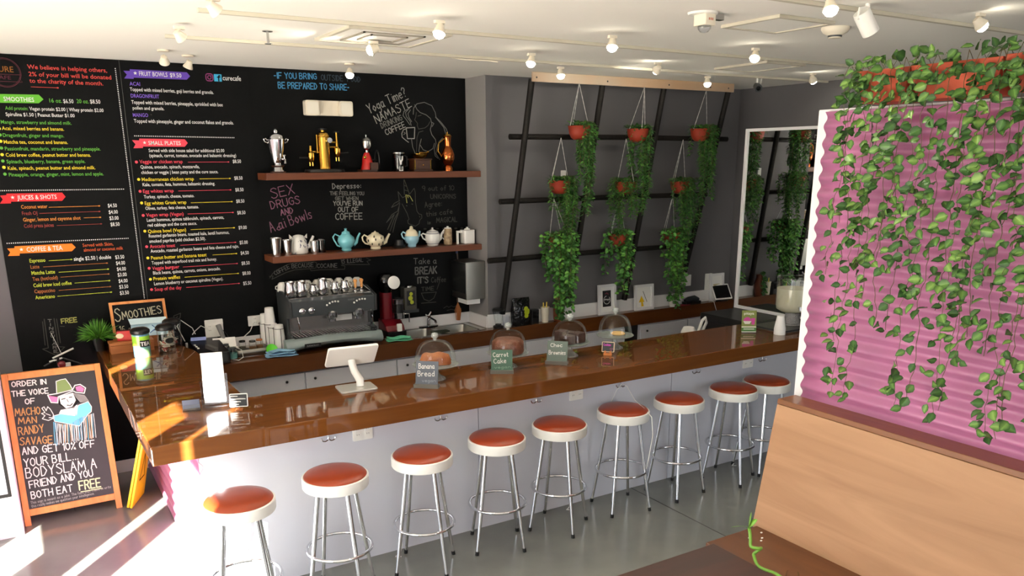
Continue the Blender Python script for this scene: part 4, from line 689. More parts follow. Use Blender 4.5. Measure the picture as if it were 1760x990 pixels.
t = T('glass_jar', 'glass coffee jar with a black and white label, upper shelf', 'jar', 3.10, 7.0, US)
MB().open_lathe([(.052, .003), (.055, .02), (.055, .155)], seg=28).build('glass_wall', glass_s, t)
MB().lathe([(.056, .155), (.06, .157), (.06, .167), (.03, .172)], seg=28).build('lid', steel, t)
MB().open_lathe([(.05, .004), (.05, .12)], seg=28).build('dark_sleeve', blk, t)
q = MB(); q.flat([[(-.022, .135), (.024, .135), (.02, .1), (.008, .085), (.004, .06), (-.01, .06), (-.014, .095)], [(-.02, .005), (.02, .005), (.02, .045), (-.02, .045)]], lambda x, z: (x, -.0565+x*x*8, z)); q.build('white_print', paper, t, smooth=0)
MB().tube([(.052, 0, .04), (.085, 0, .05), (.085, 0, .13), (.054, 0, .14)], .006, 8).build('handle', blk, t)

t = T('box_coffee_mill', 'wooden box coffee mill with brass bowl, upper shelf', 'grinder', 3.312, 7.0, US)
MB().box(-.095, .095, -.075, .075, 0, .018).box(-.08, .08, -.065, .065, .018, .1).box(-.092, .092, -.072, .072, .1, .112).build('box', brown_w, t, smooth=0, bevel=.003)
MB().box(-.045, .045, -.069, -.065, .03, .085).build('drawer', brown_w, t, smooth=0); MB().ball(.0, -.074, .055, .007).build('drawer_knob', brass, t)
MB().box(-.083, -.073, -.0665, -.064, .018, .112).box(.073, .083, -.0665, -.064, .018, .112).build('corner_strip', brass, t, smooth=0)
MB().open_lathe([(.03, .112), (.06, .125), (.075, .15), (.076, .155)], seg=28).build('bowl', brass, t)
MB().tube([(0, 0, .15), (0, 0, .165), (.08, 0, .165)], .005, 6).ball(.085, 0, .172, .01).build('crank', brass, t)

t = T('copper_coffee_pot', 'tall copper coffee pot at the right of the upper shelf', 'coffee pot', 3.60, 7.0, US)
MB().lathe([(.045, 0), (.045, .03), (.035, .045), (.03, .05)], seg=28).build('foot', copper, t)
MB().lathe([(.03, .05), (.05, .075), (.064, .115), (.064, .15), (.05, .19), (.035, .215), (.03, .225)], seg=32).build('body', copper, t)
MB().open_lathe([(.03, .225), (.032, .26), (.036, .30), (.042, .315)], seg=28).build('neck', copper, t)
MB().lathe([(.043, .315), (.03, .33), (.008, .335), (.006, .348), (1e-6, .35)], seg=24).build('lid', brass, t)
MB().tube([(-.034, 0, .29), (-.09, 0, .25), (-.1, 0, .18), (-.06, 0, .13)], .006, 8).build('handle', brass, t)

# tea things on the lower shelf
def tumbler(label, x, y, z, r0, r1, h, m=None, group='steel and glass tumblers'):
    t = T('tumbler', label, 'tumbler', x, y, z, group=group)
    MB().open_lathe([(r0, .002), (r1, h), (r1-.003, h), (r0-.002, .006)], seg=24).lathe([(r0, 0), (r0, .005)], seg=24).build('cup_wall', m or glass_c, t, smooth=50)
    MB().ring(0, 0, h, r1-.001, .002, 24, 6).build('rim', chrome, t)
steelc = mat('polished_steel', (205, 205, 205), .12, 1.0)
tumbler('tall steel tumbler at the left end of the lower shelf', 1.925, 6.95, LS, .034, .05, .148, steelc)
tumbler('steel tumbler standing against the patterned white teapot', 2.02, 6.94, LS, .032, .046, .128, steelc)
tumbler('small steel cup left of the turquoise teapot', 2.265, 6.97, LS, .034, .038, .105, steelc)
tumbler('smoky glass behind the small steel cup', 2.335, 7.0, LS, .036, .04, .11, glass_s)
def teapot(label, x, m, prof, lid, spout, handle, lm=None, y=7.0, hr=.007):
    t = T('teapot', label, 'teapot', x, y, LS, group='teapots on the lower shelf')
    MB().lathe(prof, seg=36).build('body', m, t, smooth=60); l = MB().lathe(lid, seg=28).build('lid', lm or m, t, smooth=60)
    if spout: MB().tube(spout[0], spout[1], 12).build('spout', m, t, smooth=60)
    if handle: MB().tube(handle, hr, 10).build('handle', m, t, smooth=60)
    return t
t = teapot('white teapot with dark blue branch pattern and top handle lugs', 2.135, china, [(.07, 0), (.078, .01), (.078, .06), (.07, .11), (.05, .14), (.045, .145)], [(.048, .145), (.046, .153), (.02, .162), (1e-6, .164)],
   ([(.07, 0, .05), (.10, 0, .07), (.115, 0, .11), (.135, 0, .145)], [.022, .018, .013, .011]), None)
for s in (-1, 1): MB().tube([(s*.055, 0, .135), (s*.075, 0, .16), (s*.07, 0, .13)], .009, 8).build('lug', china, t)
q = MB(); rr = random.Random(2)
for i in range(16):
    a0 = rr.uniform(200, 340); zz = rr.uniform(.015, .12); da, dz = rr.uniform(-18, 18), rr.uniform(-.025, .025)
    pt = lambda k: ((.0795-max(0, zz+dz*k-.06)*.17)*math.cos(R(a0+da*k)), (.0795-max(0, zz+dz*k-.06)*.17)*math.sin(R(a0+da*k)), min(.125, max(.008, zz+dz*k)))
    q.tube([pt(0), pt(.5), pt(1)], .003, 5)
q.build('painted_branch', navy, t)
def roundpot(w, h, base=.04): return [(base, 0), (base+.004, .012), (base, .02), (w*.8, h*.28), (w, h*.52), (w*.86, h*.78), (w*.5, h*.97), (w*.45, h)]
t = teapot('turquoise teapot with scrolled handle', 2.566, turq, [(.04, 0), (.046, .012), (.04, .022), (.062, .045), (.078, .085), (.07, .12), (.04, .145), (.036, .15)], [(.038, .15), (.034, .165), (.014, .175), (.01, .183), (.014, .195), (1e-6, .2)],
   ([(.065, 0, .05), (.095, 0, .07), (.108, 0, .11), (.132, 0, .15)], [.02, .015, .011, .008]), [(-.06, 0, .13), (-.1, 0, .15), (-.12, 0, .125), (-.11, 0, .095), (-.1, 0, .08), (-.085, 0, .05), (-.06, 0, .04)])
t = teapot('cream teapot with dark leaf decoration', 2.843, cream, [(.045, 0), (.048, .012), (.042, .02), (.065, .04), (.084, .08), (.075, .115), (.04, .135), (.035, .138)], [(.036, .138), (.03, .146), (.01, .152), (.008, .158), (1e-6, .162)],
   ([(.07, 0, .05), (.1, 0, .06), (.115, 0, .09), (.14, 0, .13)], [.022, .018, .013, .01]), [(-.07, 0, .11), (-.105, 0, .13), (-.125, 0, .11), (-.12, 0, .08), (-.1, 0, .055), (-.07, 0, .045)])
q = MB()
for a, zz in ((225, .05), (250, .09), (272, .045), (290, .1), (305, .06), (325, .085), (240, .115), (200, .08)):
    rr_ = .084-abs(zz-.08)*.28; q.ball(rr_*math.cos(R(a)), rr_*math.sin(R(a)), zz, .006, .006, .012, 8, 6)
q.build('painted_leaf', olive, t)
t = T('warmer_stand', 'black teapot warmer stand between cream and blue teapots', 'stand', 3.07, 6.99, LS)
MB().lathe([(.06, 0), (.064, .01), (.055, .02), (.045, .022)], seg=24).build('dish', blk, t); MB().tube([(.05, 0, .015), (.09, 0, .03), (.105, 0, .022)], .006, 6).build('handle', blk, t)
MB().open_lathe([(.045, .02), (.036, .06), (.038, .07)], seg=24).build('collar', blk, t)
t = teapot('pale blue and cream teapot with a white knob', 3.203, paleb, [(.04, 0), (.042, .012), (.04, .018), (.062, .045), (.07, .075), (.064, .10)], [(.0645, .10), (.055, .135), (.036, .155), (.02, .16), (.016, .17), (.014, .184), (1e-6, .192)],
   ([(.055, 0, .08), (.078, 0, .10), (.085, 0, .14)], [.014, .011, .009]), [(-.05, 0, .12), (-.085, 0, .14), (-.1, 0, .12), (-.09, 0, .09), (-.06, 0, .065)], cream)
t = teapot('white teapot with a gray banded rim', 3.42, china, [(.05, 0), (.054, .01), (.05, .015), (.066, .03), (.072, .06), (.07, .10), (.056, .122)], [(.056, .122), (.05, .132), (.02, .145), (.008, .15), (.01, .162), (1e-6, .168)],
   ([(.06, 0, .045), (.085, 0, .06), (.095, 0, .10), (.125, 0, .14)], [.018, .014, .011, .009]), [(-.06, 0, .1), (-.1, 0, .115), (-.118, 0, .105), (-.1, 0, .07), (-.06, 0, .045)])
q = MB(); q.ring(0, 0, .112, .0625, .004, 32, 6); q.ring(0, 0, .13, .051, .003, 32, 6); q.ring(0, 0, .018, .053, .003, 32, 6); q.build('gray_band', mat('gray_glaze', (126, 126, 140), .3), t)
t = T('tea_tin', 'slim tan patterned tea mug beside the square white teapot', 'mug', 3.581, 7.0, LS)
MB().lathe([(.038, 0), (.04, .01), (.04, .14), (.034, .15)], seg=28).build('body', mat('tan_pattern', (196, 174, 140), .4, rgb2=(120, 96, 70), nscale=30), t); MB().lathe([(.036, .15), (.03, .158), (.01, .162), (.01, .17), (1e-6, .172)], seg=24).build('lid', china, t)
MB().tube([(-.038, 0, .11), (-.062, 0, .105), (-.065, 0, .07), (-.04, 0, .05)], .005, 8).build('handle', china, t)
t = T('square_teapot', 'square white teapot at the right end of the lower shelf', 'teapot', 3.755, 6.98, LS, group=None)
MB().rbox(-.03, .085, -.05, .05, 0, .13, .012).build('body', china, t, smooth=40, bevel=.006); MB().lathe([(.03, .131), (.028, .14), (.01, .146), (.012, .156), (1e-6, .158)], .025, 0, 0, 20).build('lid', china, t)
MB().rbox(-.09, -.03, -.012, .012, .105, .125, .005).rbox(-.09, -.07, -.012, .012, .0, .104, .005).build('handle', china, t, smooth=40); MB().add([(.084, -.02, .10), (.084, .02, .10), (.084, -.02, .125), (.084, .02, .125), (.112, -.004, .125), (.112, .004, .125)], [(0, 1, 5, 4), (0, 4, 2), (1, 3, 5), (2, 4, 5, 3), (0, 2, 3, 1)]).build('spout', china, t, smooth=0)

# emergency light, towel dispenser, back brush
t = T('emergency_light', 'white twin-head emergency light on the chalk wall', 'emergency light', 2.495, 7.129, 2.94)
MB().rbox(-.2, .2, -.055, -.001, -.06, .062, .012, 'y').build('housing', plas_cream, t, smooth=40)
for s in (-1, 1):
    h = MB().rbox(s*.15-.06, s*.15+.06, -.105, -.056, -.065, .06, .018, 'y').build('lamp_head', plas_cream, t, smooth=40, bevel=.004)
    MB().rbox(s*.15-.048, s*.15+.048, -.1085, -.1055, -.052, .047, .014, 'y').build('lens', mat('frosted_lens', (240, 236, 222), .25), h, smooth=40)
t = T('towel_dispenser', 'steel paper towel dispenser on the alcove side wall', 'dispenser', 3.869, 6.94, 1.21)
MB().rbox(-.21, -.001, -.15, .15, .0, .36, .01).build('cabinet', brush, t, smooth=30, bevel=.003)
MB().box(-.213, -.2105, -.14, .14, .06, .35).build('door', steel, t, smooth=0)
MB().box(-.17, -.03, -.09, .1, -.055, -.001).build('paper_sheet', paper, t, smooth=0)
t = T('hanging_brush', 'long-handled whisk brush hanging from the lower shelf', 'brush', 3.70, 7.05, 1.67)
MB().tube([(0, 0, 0), (.008, 0, -.1), (-.006, 0, -.3), (0, 0, -.52)], .009, 8).build('handle', mat('dark_handle', (64, 50, 40), .5), t); MB().tube([(0, 0, -.002), (0, 0, -.04)], .012, 8).build('blue_tip', navy, t)
q = MB(); rr = random.Random(4)
for i in range(60): a = rr.uniform(0, 6.28); r_ = rr.uniform(0, 1); q.tube([(0, 0, -.52), (.035*r_*math.cos(a), .03*r_*math.sin(a), -.6), (.02*r_*math.cos(a), .02*r_*math.sin(a), -.7)], .0022, 4)
q.build('bristles', mat('straw', (176, 110, 60), .8), t)
# ------------------------------------------------------------------ things on the back counter
t = T('espresso_machine', 'dark gray two-group espresso machine loaded with cups', 'coffee machine', 2.31, 6.86, K)
side = [(-.14, .035), (.2, .035), (.2, .50), (.05, .50), (-.17, .44), (-.165, .30), (-.07, .28), (-.06, .16), (-.14, .15)]
for a, b in ((-.385, -.36), (.375, .40)): MB().prism(side, a, b, 'x').build('side_panel', dgray, t, smooth=0, bevel=.008)
MB().prism([(-.165, .435), (-.05, .466), (-.05, .30), (-.16, .30)], -.359, .374, 'x').build('control_panel', mat('machine_gray', (64, 70, 74), .35, coat=.2), t, smooth=0, bevel=.006)
MB().box(-.359, .374, -.049, .18, .28, .455).build('boiler_housing', dgray, t, smooth=0)
MB().box(-.359, .374, -.045, -.03, .132, .28).build('splash_panel', steel, t, smooth=0)
MB().box(-.36, .375, -.18, .18, .05, .131).build('drip_tray_body', blk, t, smooth=0)
q = MB()
for i in range(26): q.box(-.35+i*.0285, -.338+i*.0285, -.18, -.05, .132, .138)
q.build('drip_grate', steel, t, smooth=0)
N = 24; vs = []; fs = []
for i in range(N+1):
    u = i/N; x = -.45+.865*u; zb = .012+.04*math.sin(math.pi*u)**.8; zt = .118+.014*math.sin(math.pi*u); e = .02*(1-min(1, min(u, 1-u)*14))
    sec = [(-.14, zb), (-.215+e, zb+.005), (-.25+e, zb+.03), (-.255+e, (zb+zt)/2), (-.235+e, zt-.015), (-.2, zt), (-.14, zt)]
    vs += [(x, y, z) for y, z in sec]
n = 7
for i in range(N):
    for k in range(n): fs.append((i*n+k, i*n+(k+1) % n, (i+1)*n+(k+1) % n, (i+1)*n+k))
fs += [tuple(range(n))[::-1], tuple(N*n+k for k in range(n))]
fb = MB().add(vs, fs).build('front_bar', mat('gray_green_shell', (136, 150, 150), .35, coat=.2), t, smooth=50)
q = MB().rbox(-.305, -.165, -.259, -.25, .052, .088, .004, 'y'); q.m = 1; q.text('RANCILIO', lambda x, z: (x, -.2595, z), -.285, -.185, .064, .013); q.build('name_plate', [blk, ink((150, 150, 150))], fb, smooth=0)
fn = lambda x, z: (x, -.1645-.0008+.0*z, z)
q = MB(); q.text('CLASSE', lambda x, z: (x, -.1645, z), .13, .19, .41, .012); q.build('model_lettering', ink((150, 150, 150)), t, smooth=0)
for x in (-.28, -.2): MB().at(x, -.163, .35, rx=90).lathe([(.028, 0), (.028, .012), (.02, .016), (.02, .028), (.014, .03), (1e-6, .03)], seg=20).build('steam_knob', chrome, t)
for gx in (-.01, .235):
    q = MB()
    for k in range(5): q.at(gx-.05+k*.025, -.164, .385+.012*math.sin(k*.8)+.006*k, rx=90).lathe([(.008, 0), (.008, .006), (1e-6, .008)], seg=12)
    q.build('push_button', plas_w, t)
    q = MB().at(gx, -.13, .318).lathe([(.045, -.05), (.05, -.03), (.05, .0), (.036, .012)], seg=28); q.build('group_head', chrome, t)
    MB().tube([(gx, -.13, .275), (gx-.02, -.2, .29), (gx-.06, -.29, .30)], [.01, .013, .015], 10).build('portafilter', blk, t)
    MB().lathe([(.034, 0), (.034, .02), (.016, .022), (.012, .04)], gx, -.13, .236, 20).build('basket', chrome, t)
for x in (-.32, .34): MB().tube([(x, -.13, .33), (x, -.16, .3), (x+.01, -.17, .2), (x+.015, -.15, .17)], .006, 8).build('steam_wand', chrome, t)
MB().box(.0, .20, -.052, -.046, .22, .268).build('white_sticker', paper, t, smooth=0)
q = MB().box(.305, .355, -.168, -.16, .2, .3); q.m = 1; q.box(.33, .35, -.1695, -.168, .235, .285); q.build('display_panel', [dgray, screen_m], t, smooth=0)
for x in (-.34, .35):
    for y in (-.1, .15): MB().lathe([(.025, 0), (.02, .04)], x, y, 0, 16).build('foot', rubber, t)
MB().tube([(-.35, -.1, .47), (-.35, .18, .515), (.365, .18, .515), (.365, -.1, .47)], .005, 6).build('cup_rail', chrome, t)
MB().prism([(-.10, .452), (.18, .456), (.18, .49), (-.10, .458)], -.358, .372, 'x').build('cup_tray', steel, t, smooth=0)
ZT = K+.49
cup0 = thing('espresso_cup', 'white cup upside down at the left end of the coffee machine top', 'cup', (1.965, 7.0, ZT-.003), 'white cups on the coffee machine')
MB().lathe([(.045, 0), (.046, .004), (.040, .05), (.034, .07), (.026, .072), (.026, .078), (.022, .078), (.02, .073), (1e-6, .073)], seg=24).build('bowl', china, cup0, smooth=45)
MB().tube([(-.038, -.01, .055), (-.062, -.02, .05), (-.064, -.02, .03), (-.043, -.012, .018)], .0045, 8).build('handle', china, cup0)
for i, (x, y, l) in enumerate(((2.075, 7.0, 'white cup behind the tall steel pitcher pair'), (2.185, 7.0, 'white cup third from the left on the machine top'), (2.275, 7.0, 'white cup left of the tallest pitcher'), (2.386, 7.0, 'white cup behind the tallest pitcher'),
        (2.475, 7.0, 'white cup behind the first round steel pitcher'), (2.565, 7.0, 'white cup third from the right on the machine top'), (2.46, 6.93, 'front white cup between two round steel pitchers'), (2.02, 6.90, 'front white cup at the left edge of the machine top'), (2.63, 6.96, 'white cup just left of the wooden tampers'))): dup(cup0, (x, y, ZT-.003-(.013 if y < 6.95 else 0)), l)
def pitcher(label, x, y, h, r, bulge=False):
    t = thing('milk_pitcher', label, 'pitcher', (x, y, K+.468), 'steel pitchers on the coffee machine')
    pr = [(r*.9, .0), (r, .01), (r, h*.5), (r*.86, h*.8), (r*.9, h), (r*.88, h), (r*.8, h*.8), (1e-6, h*.3)] if not bulge else [(r*.7, 0), (r, h*.3), (r, h*.55), (r*.7, h*.9), (r*.72, h), (r*.7, h), (1e-6, h*.6)]
    MB().lathe(pr, seg=28).build('body', steelc, t, smooth=50)
    MB().tube([(r*.95, 0, h*.85), (r*1.45, 0, h*.8), (r*1.45, 0, h*.3), (r*.98, 0, h*.25)], .004, 8).build('handle', steelc, t)
for a in (('large steel pitcher nearest the left end of the machine top', 1.975, 6.80, .125, .05), ('large steel pitcher beside another large one', 2.072, 6.80, .125, .05), ('small round steel pitcher left of the tallest one', 2.175, 6.80, .085, .042, True), ('tallest steel pitcher in the middle of the machine top', 2.262, 6.81, .13, .048),
          ('round steel pitcher right of the tallest one', 2.37, 6.81, .09, .042, True), ('round steel pitcher nearest the wooden tampers', 2.462, 6.82, .095, .044, True)): pitcher(*a)
for x, l in ((2.565, 'left wooden-handled coffee tamper on the machine top'), (2.622, 'right wooden-handled coffee tamper on the machine top')):
    t = thing('tamper', l, 'tamper', (x, 6.83, K+.462), 'coffee tampers'); MB().lathe([(.026, 0), (.026, .012), (.008, .02), (.008, .03)], seg=20).build('base', steel, t)
    MB().lathe([(.009, .03), (.014, .05), (.011, .07), (.018, .09), (.018, .1), (1e-6, .112)], seg=20).build('handle', mat('tamper_wood', (222, 158, 92), .4), t)

hold = thing('cup_holder', 'black wire holder around the paper cup stacks', 'holder', (1.83, 6.94, K))
q = MB()
for (x, y, h) in ((-.03, .10, .22), (0, .04, .22), (.015, -.02, .2), (.036, -.09, .2)):
    for dx, dy in ((-.05, -.01), (.05, -.01), (0, -.052), (0, .05)): q.tube([(x+dx, y+dy, .004), (x+dx, y+dy, h)], .0025, 5)
    q.ring(x, y, h, .052, .0025, 20, 5); q.ring(x, y, .004, .052, .0025, 20, 5)
q.build('wire_frame', blk, hold)
def cups(label, x, y, h, r, z=K, m=None, cat='paper cups', group='paper cup stacks by the coffee machine', r1=.78):
    t = thing('paper_cup_stack', label, cat, (x, y, z), group)
    cupH = .11; n = max(1, int((h-cupH)/.012)); pr = [(r*r1, cupH+n*.012)]
    q = MB()
    for i in range(n+1):
        z0 = i*.012; q.m = 0
        if i < n: q.lathe([(r, z0), (r, z0+.005), (r*.985, z0+.006), (r*.975, z0+.012)], seg=24)
        else: q.lathe([(r, z0), (r, z0+.005), (r*.98, z0+.007), (r*r1, z0+cupH), (r*r1*.9, z0+cupH-.004), (1e-6, z0+cupH-.004)], seg=24)
    q.build('cups', m or paper, t, smooth=40)
cups('white paper cup stack at the back of the wire holder', 1.80, 7.04, .31, .042); cups('tallest white paper cup stack in the wire holder', 1.83, 6.98, .37, .045)
cups('short white paper cup stack in the wire holder', 1.845, 6.92, .24, .034); cups('white paper cup stack in front by the blue cloth', 1.866, 6.85, .235, .047)
def cloth(name, label, x, y, z, w, d, m, rz, lay=3):
    q = MB(); q.at(0, 0, 0, rz=rz); rr = random.Random(9); n = 10
    for L_ in range(lay):
        vs = []; fs = []; ww = w*(1-.12*L_); dd = d*(1-.2*L_)
        for i in range(n+1):
            for j in range(n+1):
                a, b = i/n-.5, j/n-.5; ed = max(abs(a), abs(b))*2
                vs.append((a*ww+.01*math.sin(7*b+L_*2), b*dd+.008*math.sin(9*a+L_)-.01*L_, .008+L_*.02+.008*math.sin(8*a+3*L_)*math.cos(6*b)*(1-ed*.4)))
        for i in range(n):
            for j in range(n): k = i*(n+1)+j; fs.append((k, k+n+1, k+n+2, k+1))
        q.add(vs, fs)
    o = q.build(name, m, None, (x, y, z), smooth=60, solid=.007); tag(o, label, 'cloth'); return o
cloth('cleaning_cloth', 'folded light blue cloth at the counter edge below the cups', 1.82, 6.67, K+.002, .25, .14, cloth_b, -6)
cloth('cleaning_cloth', 'mint green cloth in front of the red grinder', 2.90, 6.69, K+.002, .22, .12, cloth_g, -10, 2)

t = T('grinder_doser', 'dark red coffee grinder with a black hopper beside the sink', 'grinder', 2.94, 6.97, K)
MB().rbox(-.09, .11, -.14, .1, .0, .05, .03).build('base', blk, t, smooth=40); MB().prism([(-.12, .05), (.09, .05), (.09, .15), (.0, .15), (-.09, .10)], -.085, .10, 'x').build('foot_cover', dred, t, smooth=0, bevel=.01)
MB().rbox(-.07, .03, -.01, .09, .15, .40, .02).build('column', dred, t, smooth=40, bevel=.004)
MB().lathe([(.05, 0), (.052, .05), (.045, .055), (.045, .13), (.05, .135), (.05, .19)], .06, -.07, .16, 28).build('doser', blk, t)
MB().lathe([(.0515, 0), (.0535, .05)], .06, -.07, .165, 28).lathe([(.051, 0), (.051, .04)], .06, -.07, .30, 28).build('chrome_band', chrome, t)
MB().tube([(.11, -.08, .2), (.15, -.1, .2), (.15, -.1, .12)], .006, 8).build('doser_lever', chrome, t)
MB().lathe([(.05, 0), (.075, .06), (.078, .14), (.06, .17), (1e-6, .18)], -.02, .02, .40, 28).build('hopper', blk_gl, t)
MB().at(.015, -.085, .50, rx=82).lathe([(.058, 0), (.06, .006), (.05, .012), (1e-6, .016)], seg=28).build('white_disc', paper, t)
MB().at(.02, -.17, .06).rbox(-.025, .02, -.01, .01, 0, .07, .006, 'y').build('grounds_tab', plas_w, t, smooth=40)
t = T('coffee_tin', 'dark square tin with a green label on the chalk wall', 'tin', 3.19, 7.075, 1.13)
MB().rbox(-.07, .06, -.045, .05, 0, .21, .01).build('body', mat('tin_gray', (74, 72, 64), .4), t, smooth=40); MB().lathe([(.04, .21), (.04, .225), (.02, .235), (1e-6, .24)], 0, 0, 0, 20).build('cap', steel, t)
q = MB(); q.flat([[(-.045, .04), (.04, .04), (.04, .18), (-.045, .18)]], lambda x, z: (x, -.0465, z)); q.m = 1
for cx, cz, r_ in ((0, .15, .018), (-.008, .11, .024), (.006, .07, .02)): q.flat([arc(cx, cz, r_, 0, 330, 9)], lambda x, z: (x, -.0472, z))
q.build('label', [blk, ink((176, 186, 60))], t, smooth=0); MB().box(-.085, .075, -.05, .05, -.03, -.0).build('bracket', dgray, t, smooth=0)
t = T('soap_bottle', 'soap pump bottle left of the sink', 'bottle', 3.07, 7.075, K)
MB().lathe([(.03, 0), (.032, .01), (.032, .10), (.012, .115)], seg=24).build('body', glass_s, t); MB().tube([(0, 0, .115), (0, 0, .16), (0, -.035, .165)], .007, 8).build('pump', plas_w, t)

t = T('kitchen_sink', 'double steel sink set in the back counter', 'sink', 3.385, 6.875, K)
q = MB(); q.box(-.42, .42, -.19, -.178, .0, .006).box(-.42, .42, .178, .215, .0, .006).box(-.42, -.37, -.178, .178, .0, .006).box(.37, .42, -.178, .178, .0, .006).box(-.025, .025, -.178, .178, -.002, .004); q.build('rim', steel, t, smooth=0)
for s in (-1, 1):
    cx = s*.2; q = MB(); vs = []; fs = []; n = 32
    for zz, k in ((.004, 1), (-.02, .97), (-.13, .9), (-.145, .8), (-.148, .1)):
        for i in range(n):
            a = 2*math.pi*i/n; c_, s_ = math.cos(a), math.sin(a); ex = .38
            vs.append((cx+.172*k*math.copysign(abs(c_)**ex, c_), .17*k*math.copysign(abs(s_)**ex, s_), zz))
    for j in range(4):
        for i in range(n): fs.append((j*n+i, j*n+(i+1) % n, (j+1)*n+(i+1) % n, (j+1)*n+i))
    fs.append(tuple(4*n+i for i in range(n))); q.add(vs, fs).build('basin', brush, t, smooth=50)
tf = T('faucet', 'dark chrome faucet behind the sink', 'faucet', 3.385, 7.075, K+.004)
MB().rbox(-.10, .10, -.025, .025, 0, .014, .02).build('base_plate', blk_gl, tf, smooth=40); MB().tube([(0, 0, .01), (0, 0, .09), (.0, -.02, .11)], [.022, .018, .018], 14).build('body', chrome, tf)
MB().tube([(0, -.005, .07), (.0, -.05, .10), (.01, -.13, .085), (.01, -.15, .065)], .011, 10).build('spout', chrome, tf); MB().tube([(0, -.005, .11), (.03, .0, .15)], [.012, .007], 10).tube([(0, -.005, .11), (-.03, 0, .13)], [.01, .006], 8).build('lever', chrome, tf)
o = MB().rbox(-.1, .08, -.04, .05, .002, .01, .02).build('dish_sponge', mat('dark_sponge', (34, 44, 28), .9), None, (3.385, 6.80, K+.004), smooth=40); tag(o, 'dark green scrub pad on the divider between the sink bowls', 'sponge')

# cluttered corner by the register
t = T('cash_drawer', 'black register box in the corner beside the bar end', 'register', 1.30, 6.88, K)
MB().prism([(-.24, 0), (.2, 0), (.2, .14), (-.24, .10)], -.14, .10, 'x').build('body', blk, t, smooth=0, bevel=.006)
MB().box(-.12, .08, -.246, -.241, .02, .09).build('drawer_front', dgray, t, smooth=0)
for i, y in enumerate((-.2, -.13, -.06)): MB().rbox(-.135, -.12, y, y+.03, .135, .141, .004).build('key', plas_w, t, smooth=0)
o = MB().box(-.06, .06, -.03, .05, 0, .006).build('lit_phone', screen_on, None, (1.235, 7.0, K+.147), smooth=0); tag(o, 'small phone with a pale lit screen on the black register', 'phone'); o.rotation_euler = (R(5), 0, R(-12))
o = MB().rbox(-.015, .02, -.06, .08, 0, .03, .008).build('card_scanner', mat('scanner_gray', (90, 90, 88), .5), None, (1.275, 6.68, K+.114), smooth=40); tag(o, 'gray hand scanner lying on the black register', 'scanner'); o.rotation_euler = (R(5), 0, R(20))
outlet('wall_outlet', 'white double wall plate with plugs above the register corner', 1.394, 7.129, 1.129, .149, .15, 2); outlet('wall_outlet', 'small white outlet left of the cup stacks', 1.74, 7.129, 1.158, .12, .09, 1)
for nm, l, P in (('charging_cable', 'white looped charging cable above the bar corner', [(1.12, 6.95, 1.08), (1.08, 7.0, 1.2), (1.12, 7.05, 1.24), (1.2, 7.02, 1.17), (1.215, 7.0, 1.12)]), ('charging_cable', 'white cable running from the wall plate to the register', [(1.34, 7.10, 1.13), (1.28, 7.08, 1.17), (1.22, 7.06, 1.13), (1.20, 7.05, 1.108)]),
    ('charging_cable', 'white cable running down from the small outlet', [(1.72, 7.11, 1.14), (1.68, 7.08, 1.08), (1.6, 7.05, 1.03), (1.56, 7.02, .99)]), ('charging_cable', 'white cable curling between register and jar tray', [(1.41, 6.7, .945), (1.47, 6.66, .934), (1.52, 6.72, .94), (1.53, 6.8, .985), (1.50, 6.87, 1.0), (1.45, 6.9, .97)])):
    o = MB().tube(P, .0035, 6).build(nm, cable_w, None, smooth=60); tag(o, l, 'cable', 'white cables in the register corner')
o = MB().box(-.09, .09, -.06, .05, 0, .004).build('paper_sheet', paper, None, (1.43, 6.95, 1.035), smooth=0); tag(o, 'white paper sheet propped behind the small jars', 'paper'); o.rotation_euler = (R(35), 0, R(-8))
t = T('hand_blender', 'gray stick blender leaning under the wall plate', 'blender', 1.435, 7.0, K)
MB().tube([(.03, -.05, .03), (.0, .0, .14), (-.02, .06, .24)], [.016, .018, .022], 12).build('shaft', mat('mid_gray', (112, 112, 112), .4), t); MB().tube([(-.02, .06, .24), (.0, .1, .21), (.05, .1, .15), (.09, .02, .03)], .004, 6).build('cord', blk, t); MB().ball(.03, -.05, .03, .026, .026, .03).build('guard', dgray, t)
for x, y, h, r_, m, l in ((1.405, 6.78, .11, .026, glass_s, 'tall clear jar with a teal label by the register'), (1.44, 6.70, .09, .03, glass_c, 'small clear jar in front of the stick blender')):
    t = T('glass_jar', l, 'jar', x, y, K); MB().open_lathe([(r_, .003), (r_, h), (r_*.8, h+.01)], seg=20).build('glass_wall', m, t); MB().open_lathe([(r_+.001, h*.25), (r_+.001, h*.75)], seg=20).build('label', ink((84, 132, 130)), t); MB().lathe([(r_*.85, h+.01), (r_*.85, h+.02), (1e-6, h+.021)], seg=20).build('lid', dgray, t)
t = T('metal_tray', 'steel tray holding small spice jars', 'tray', 1.625, 6.87, K)
q = MB(); q.rbox(-.135, .135, -.085, .085, 0, .006, .02); q.build('bottom', steel, t, smooth=40)
q = MB(); P = arc(.115, .065, .02, 0, 90, 4)+arc(-.115, .065, .02, 90, 180, 4)+arc(-.115, -.065, .02, 180, 270, 4)+arc(.115, -.065, .02, 270, 360, 4); n = len(P)
q.add([(x, y, z) for z in (.004, .06) for x, y in P], [(i, (i+1) % n, n+(i+1) % n, n+i) for i in range(n)]).build('side_wall', brush, t, smooth=50, solid=.003)
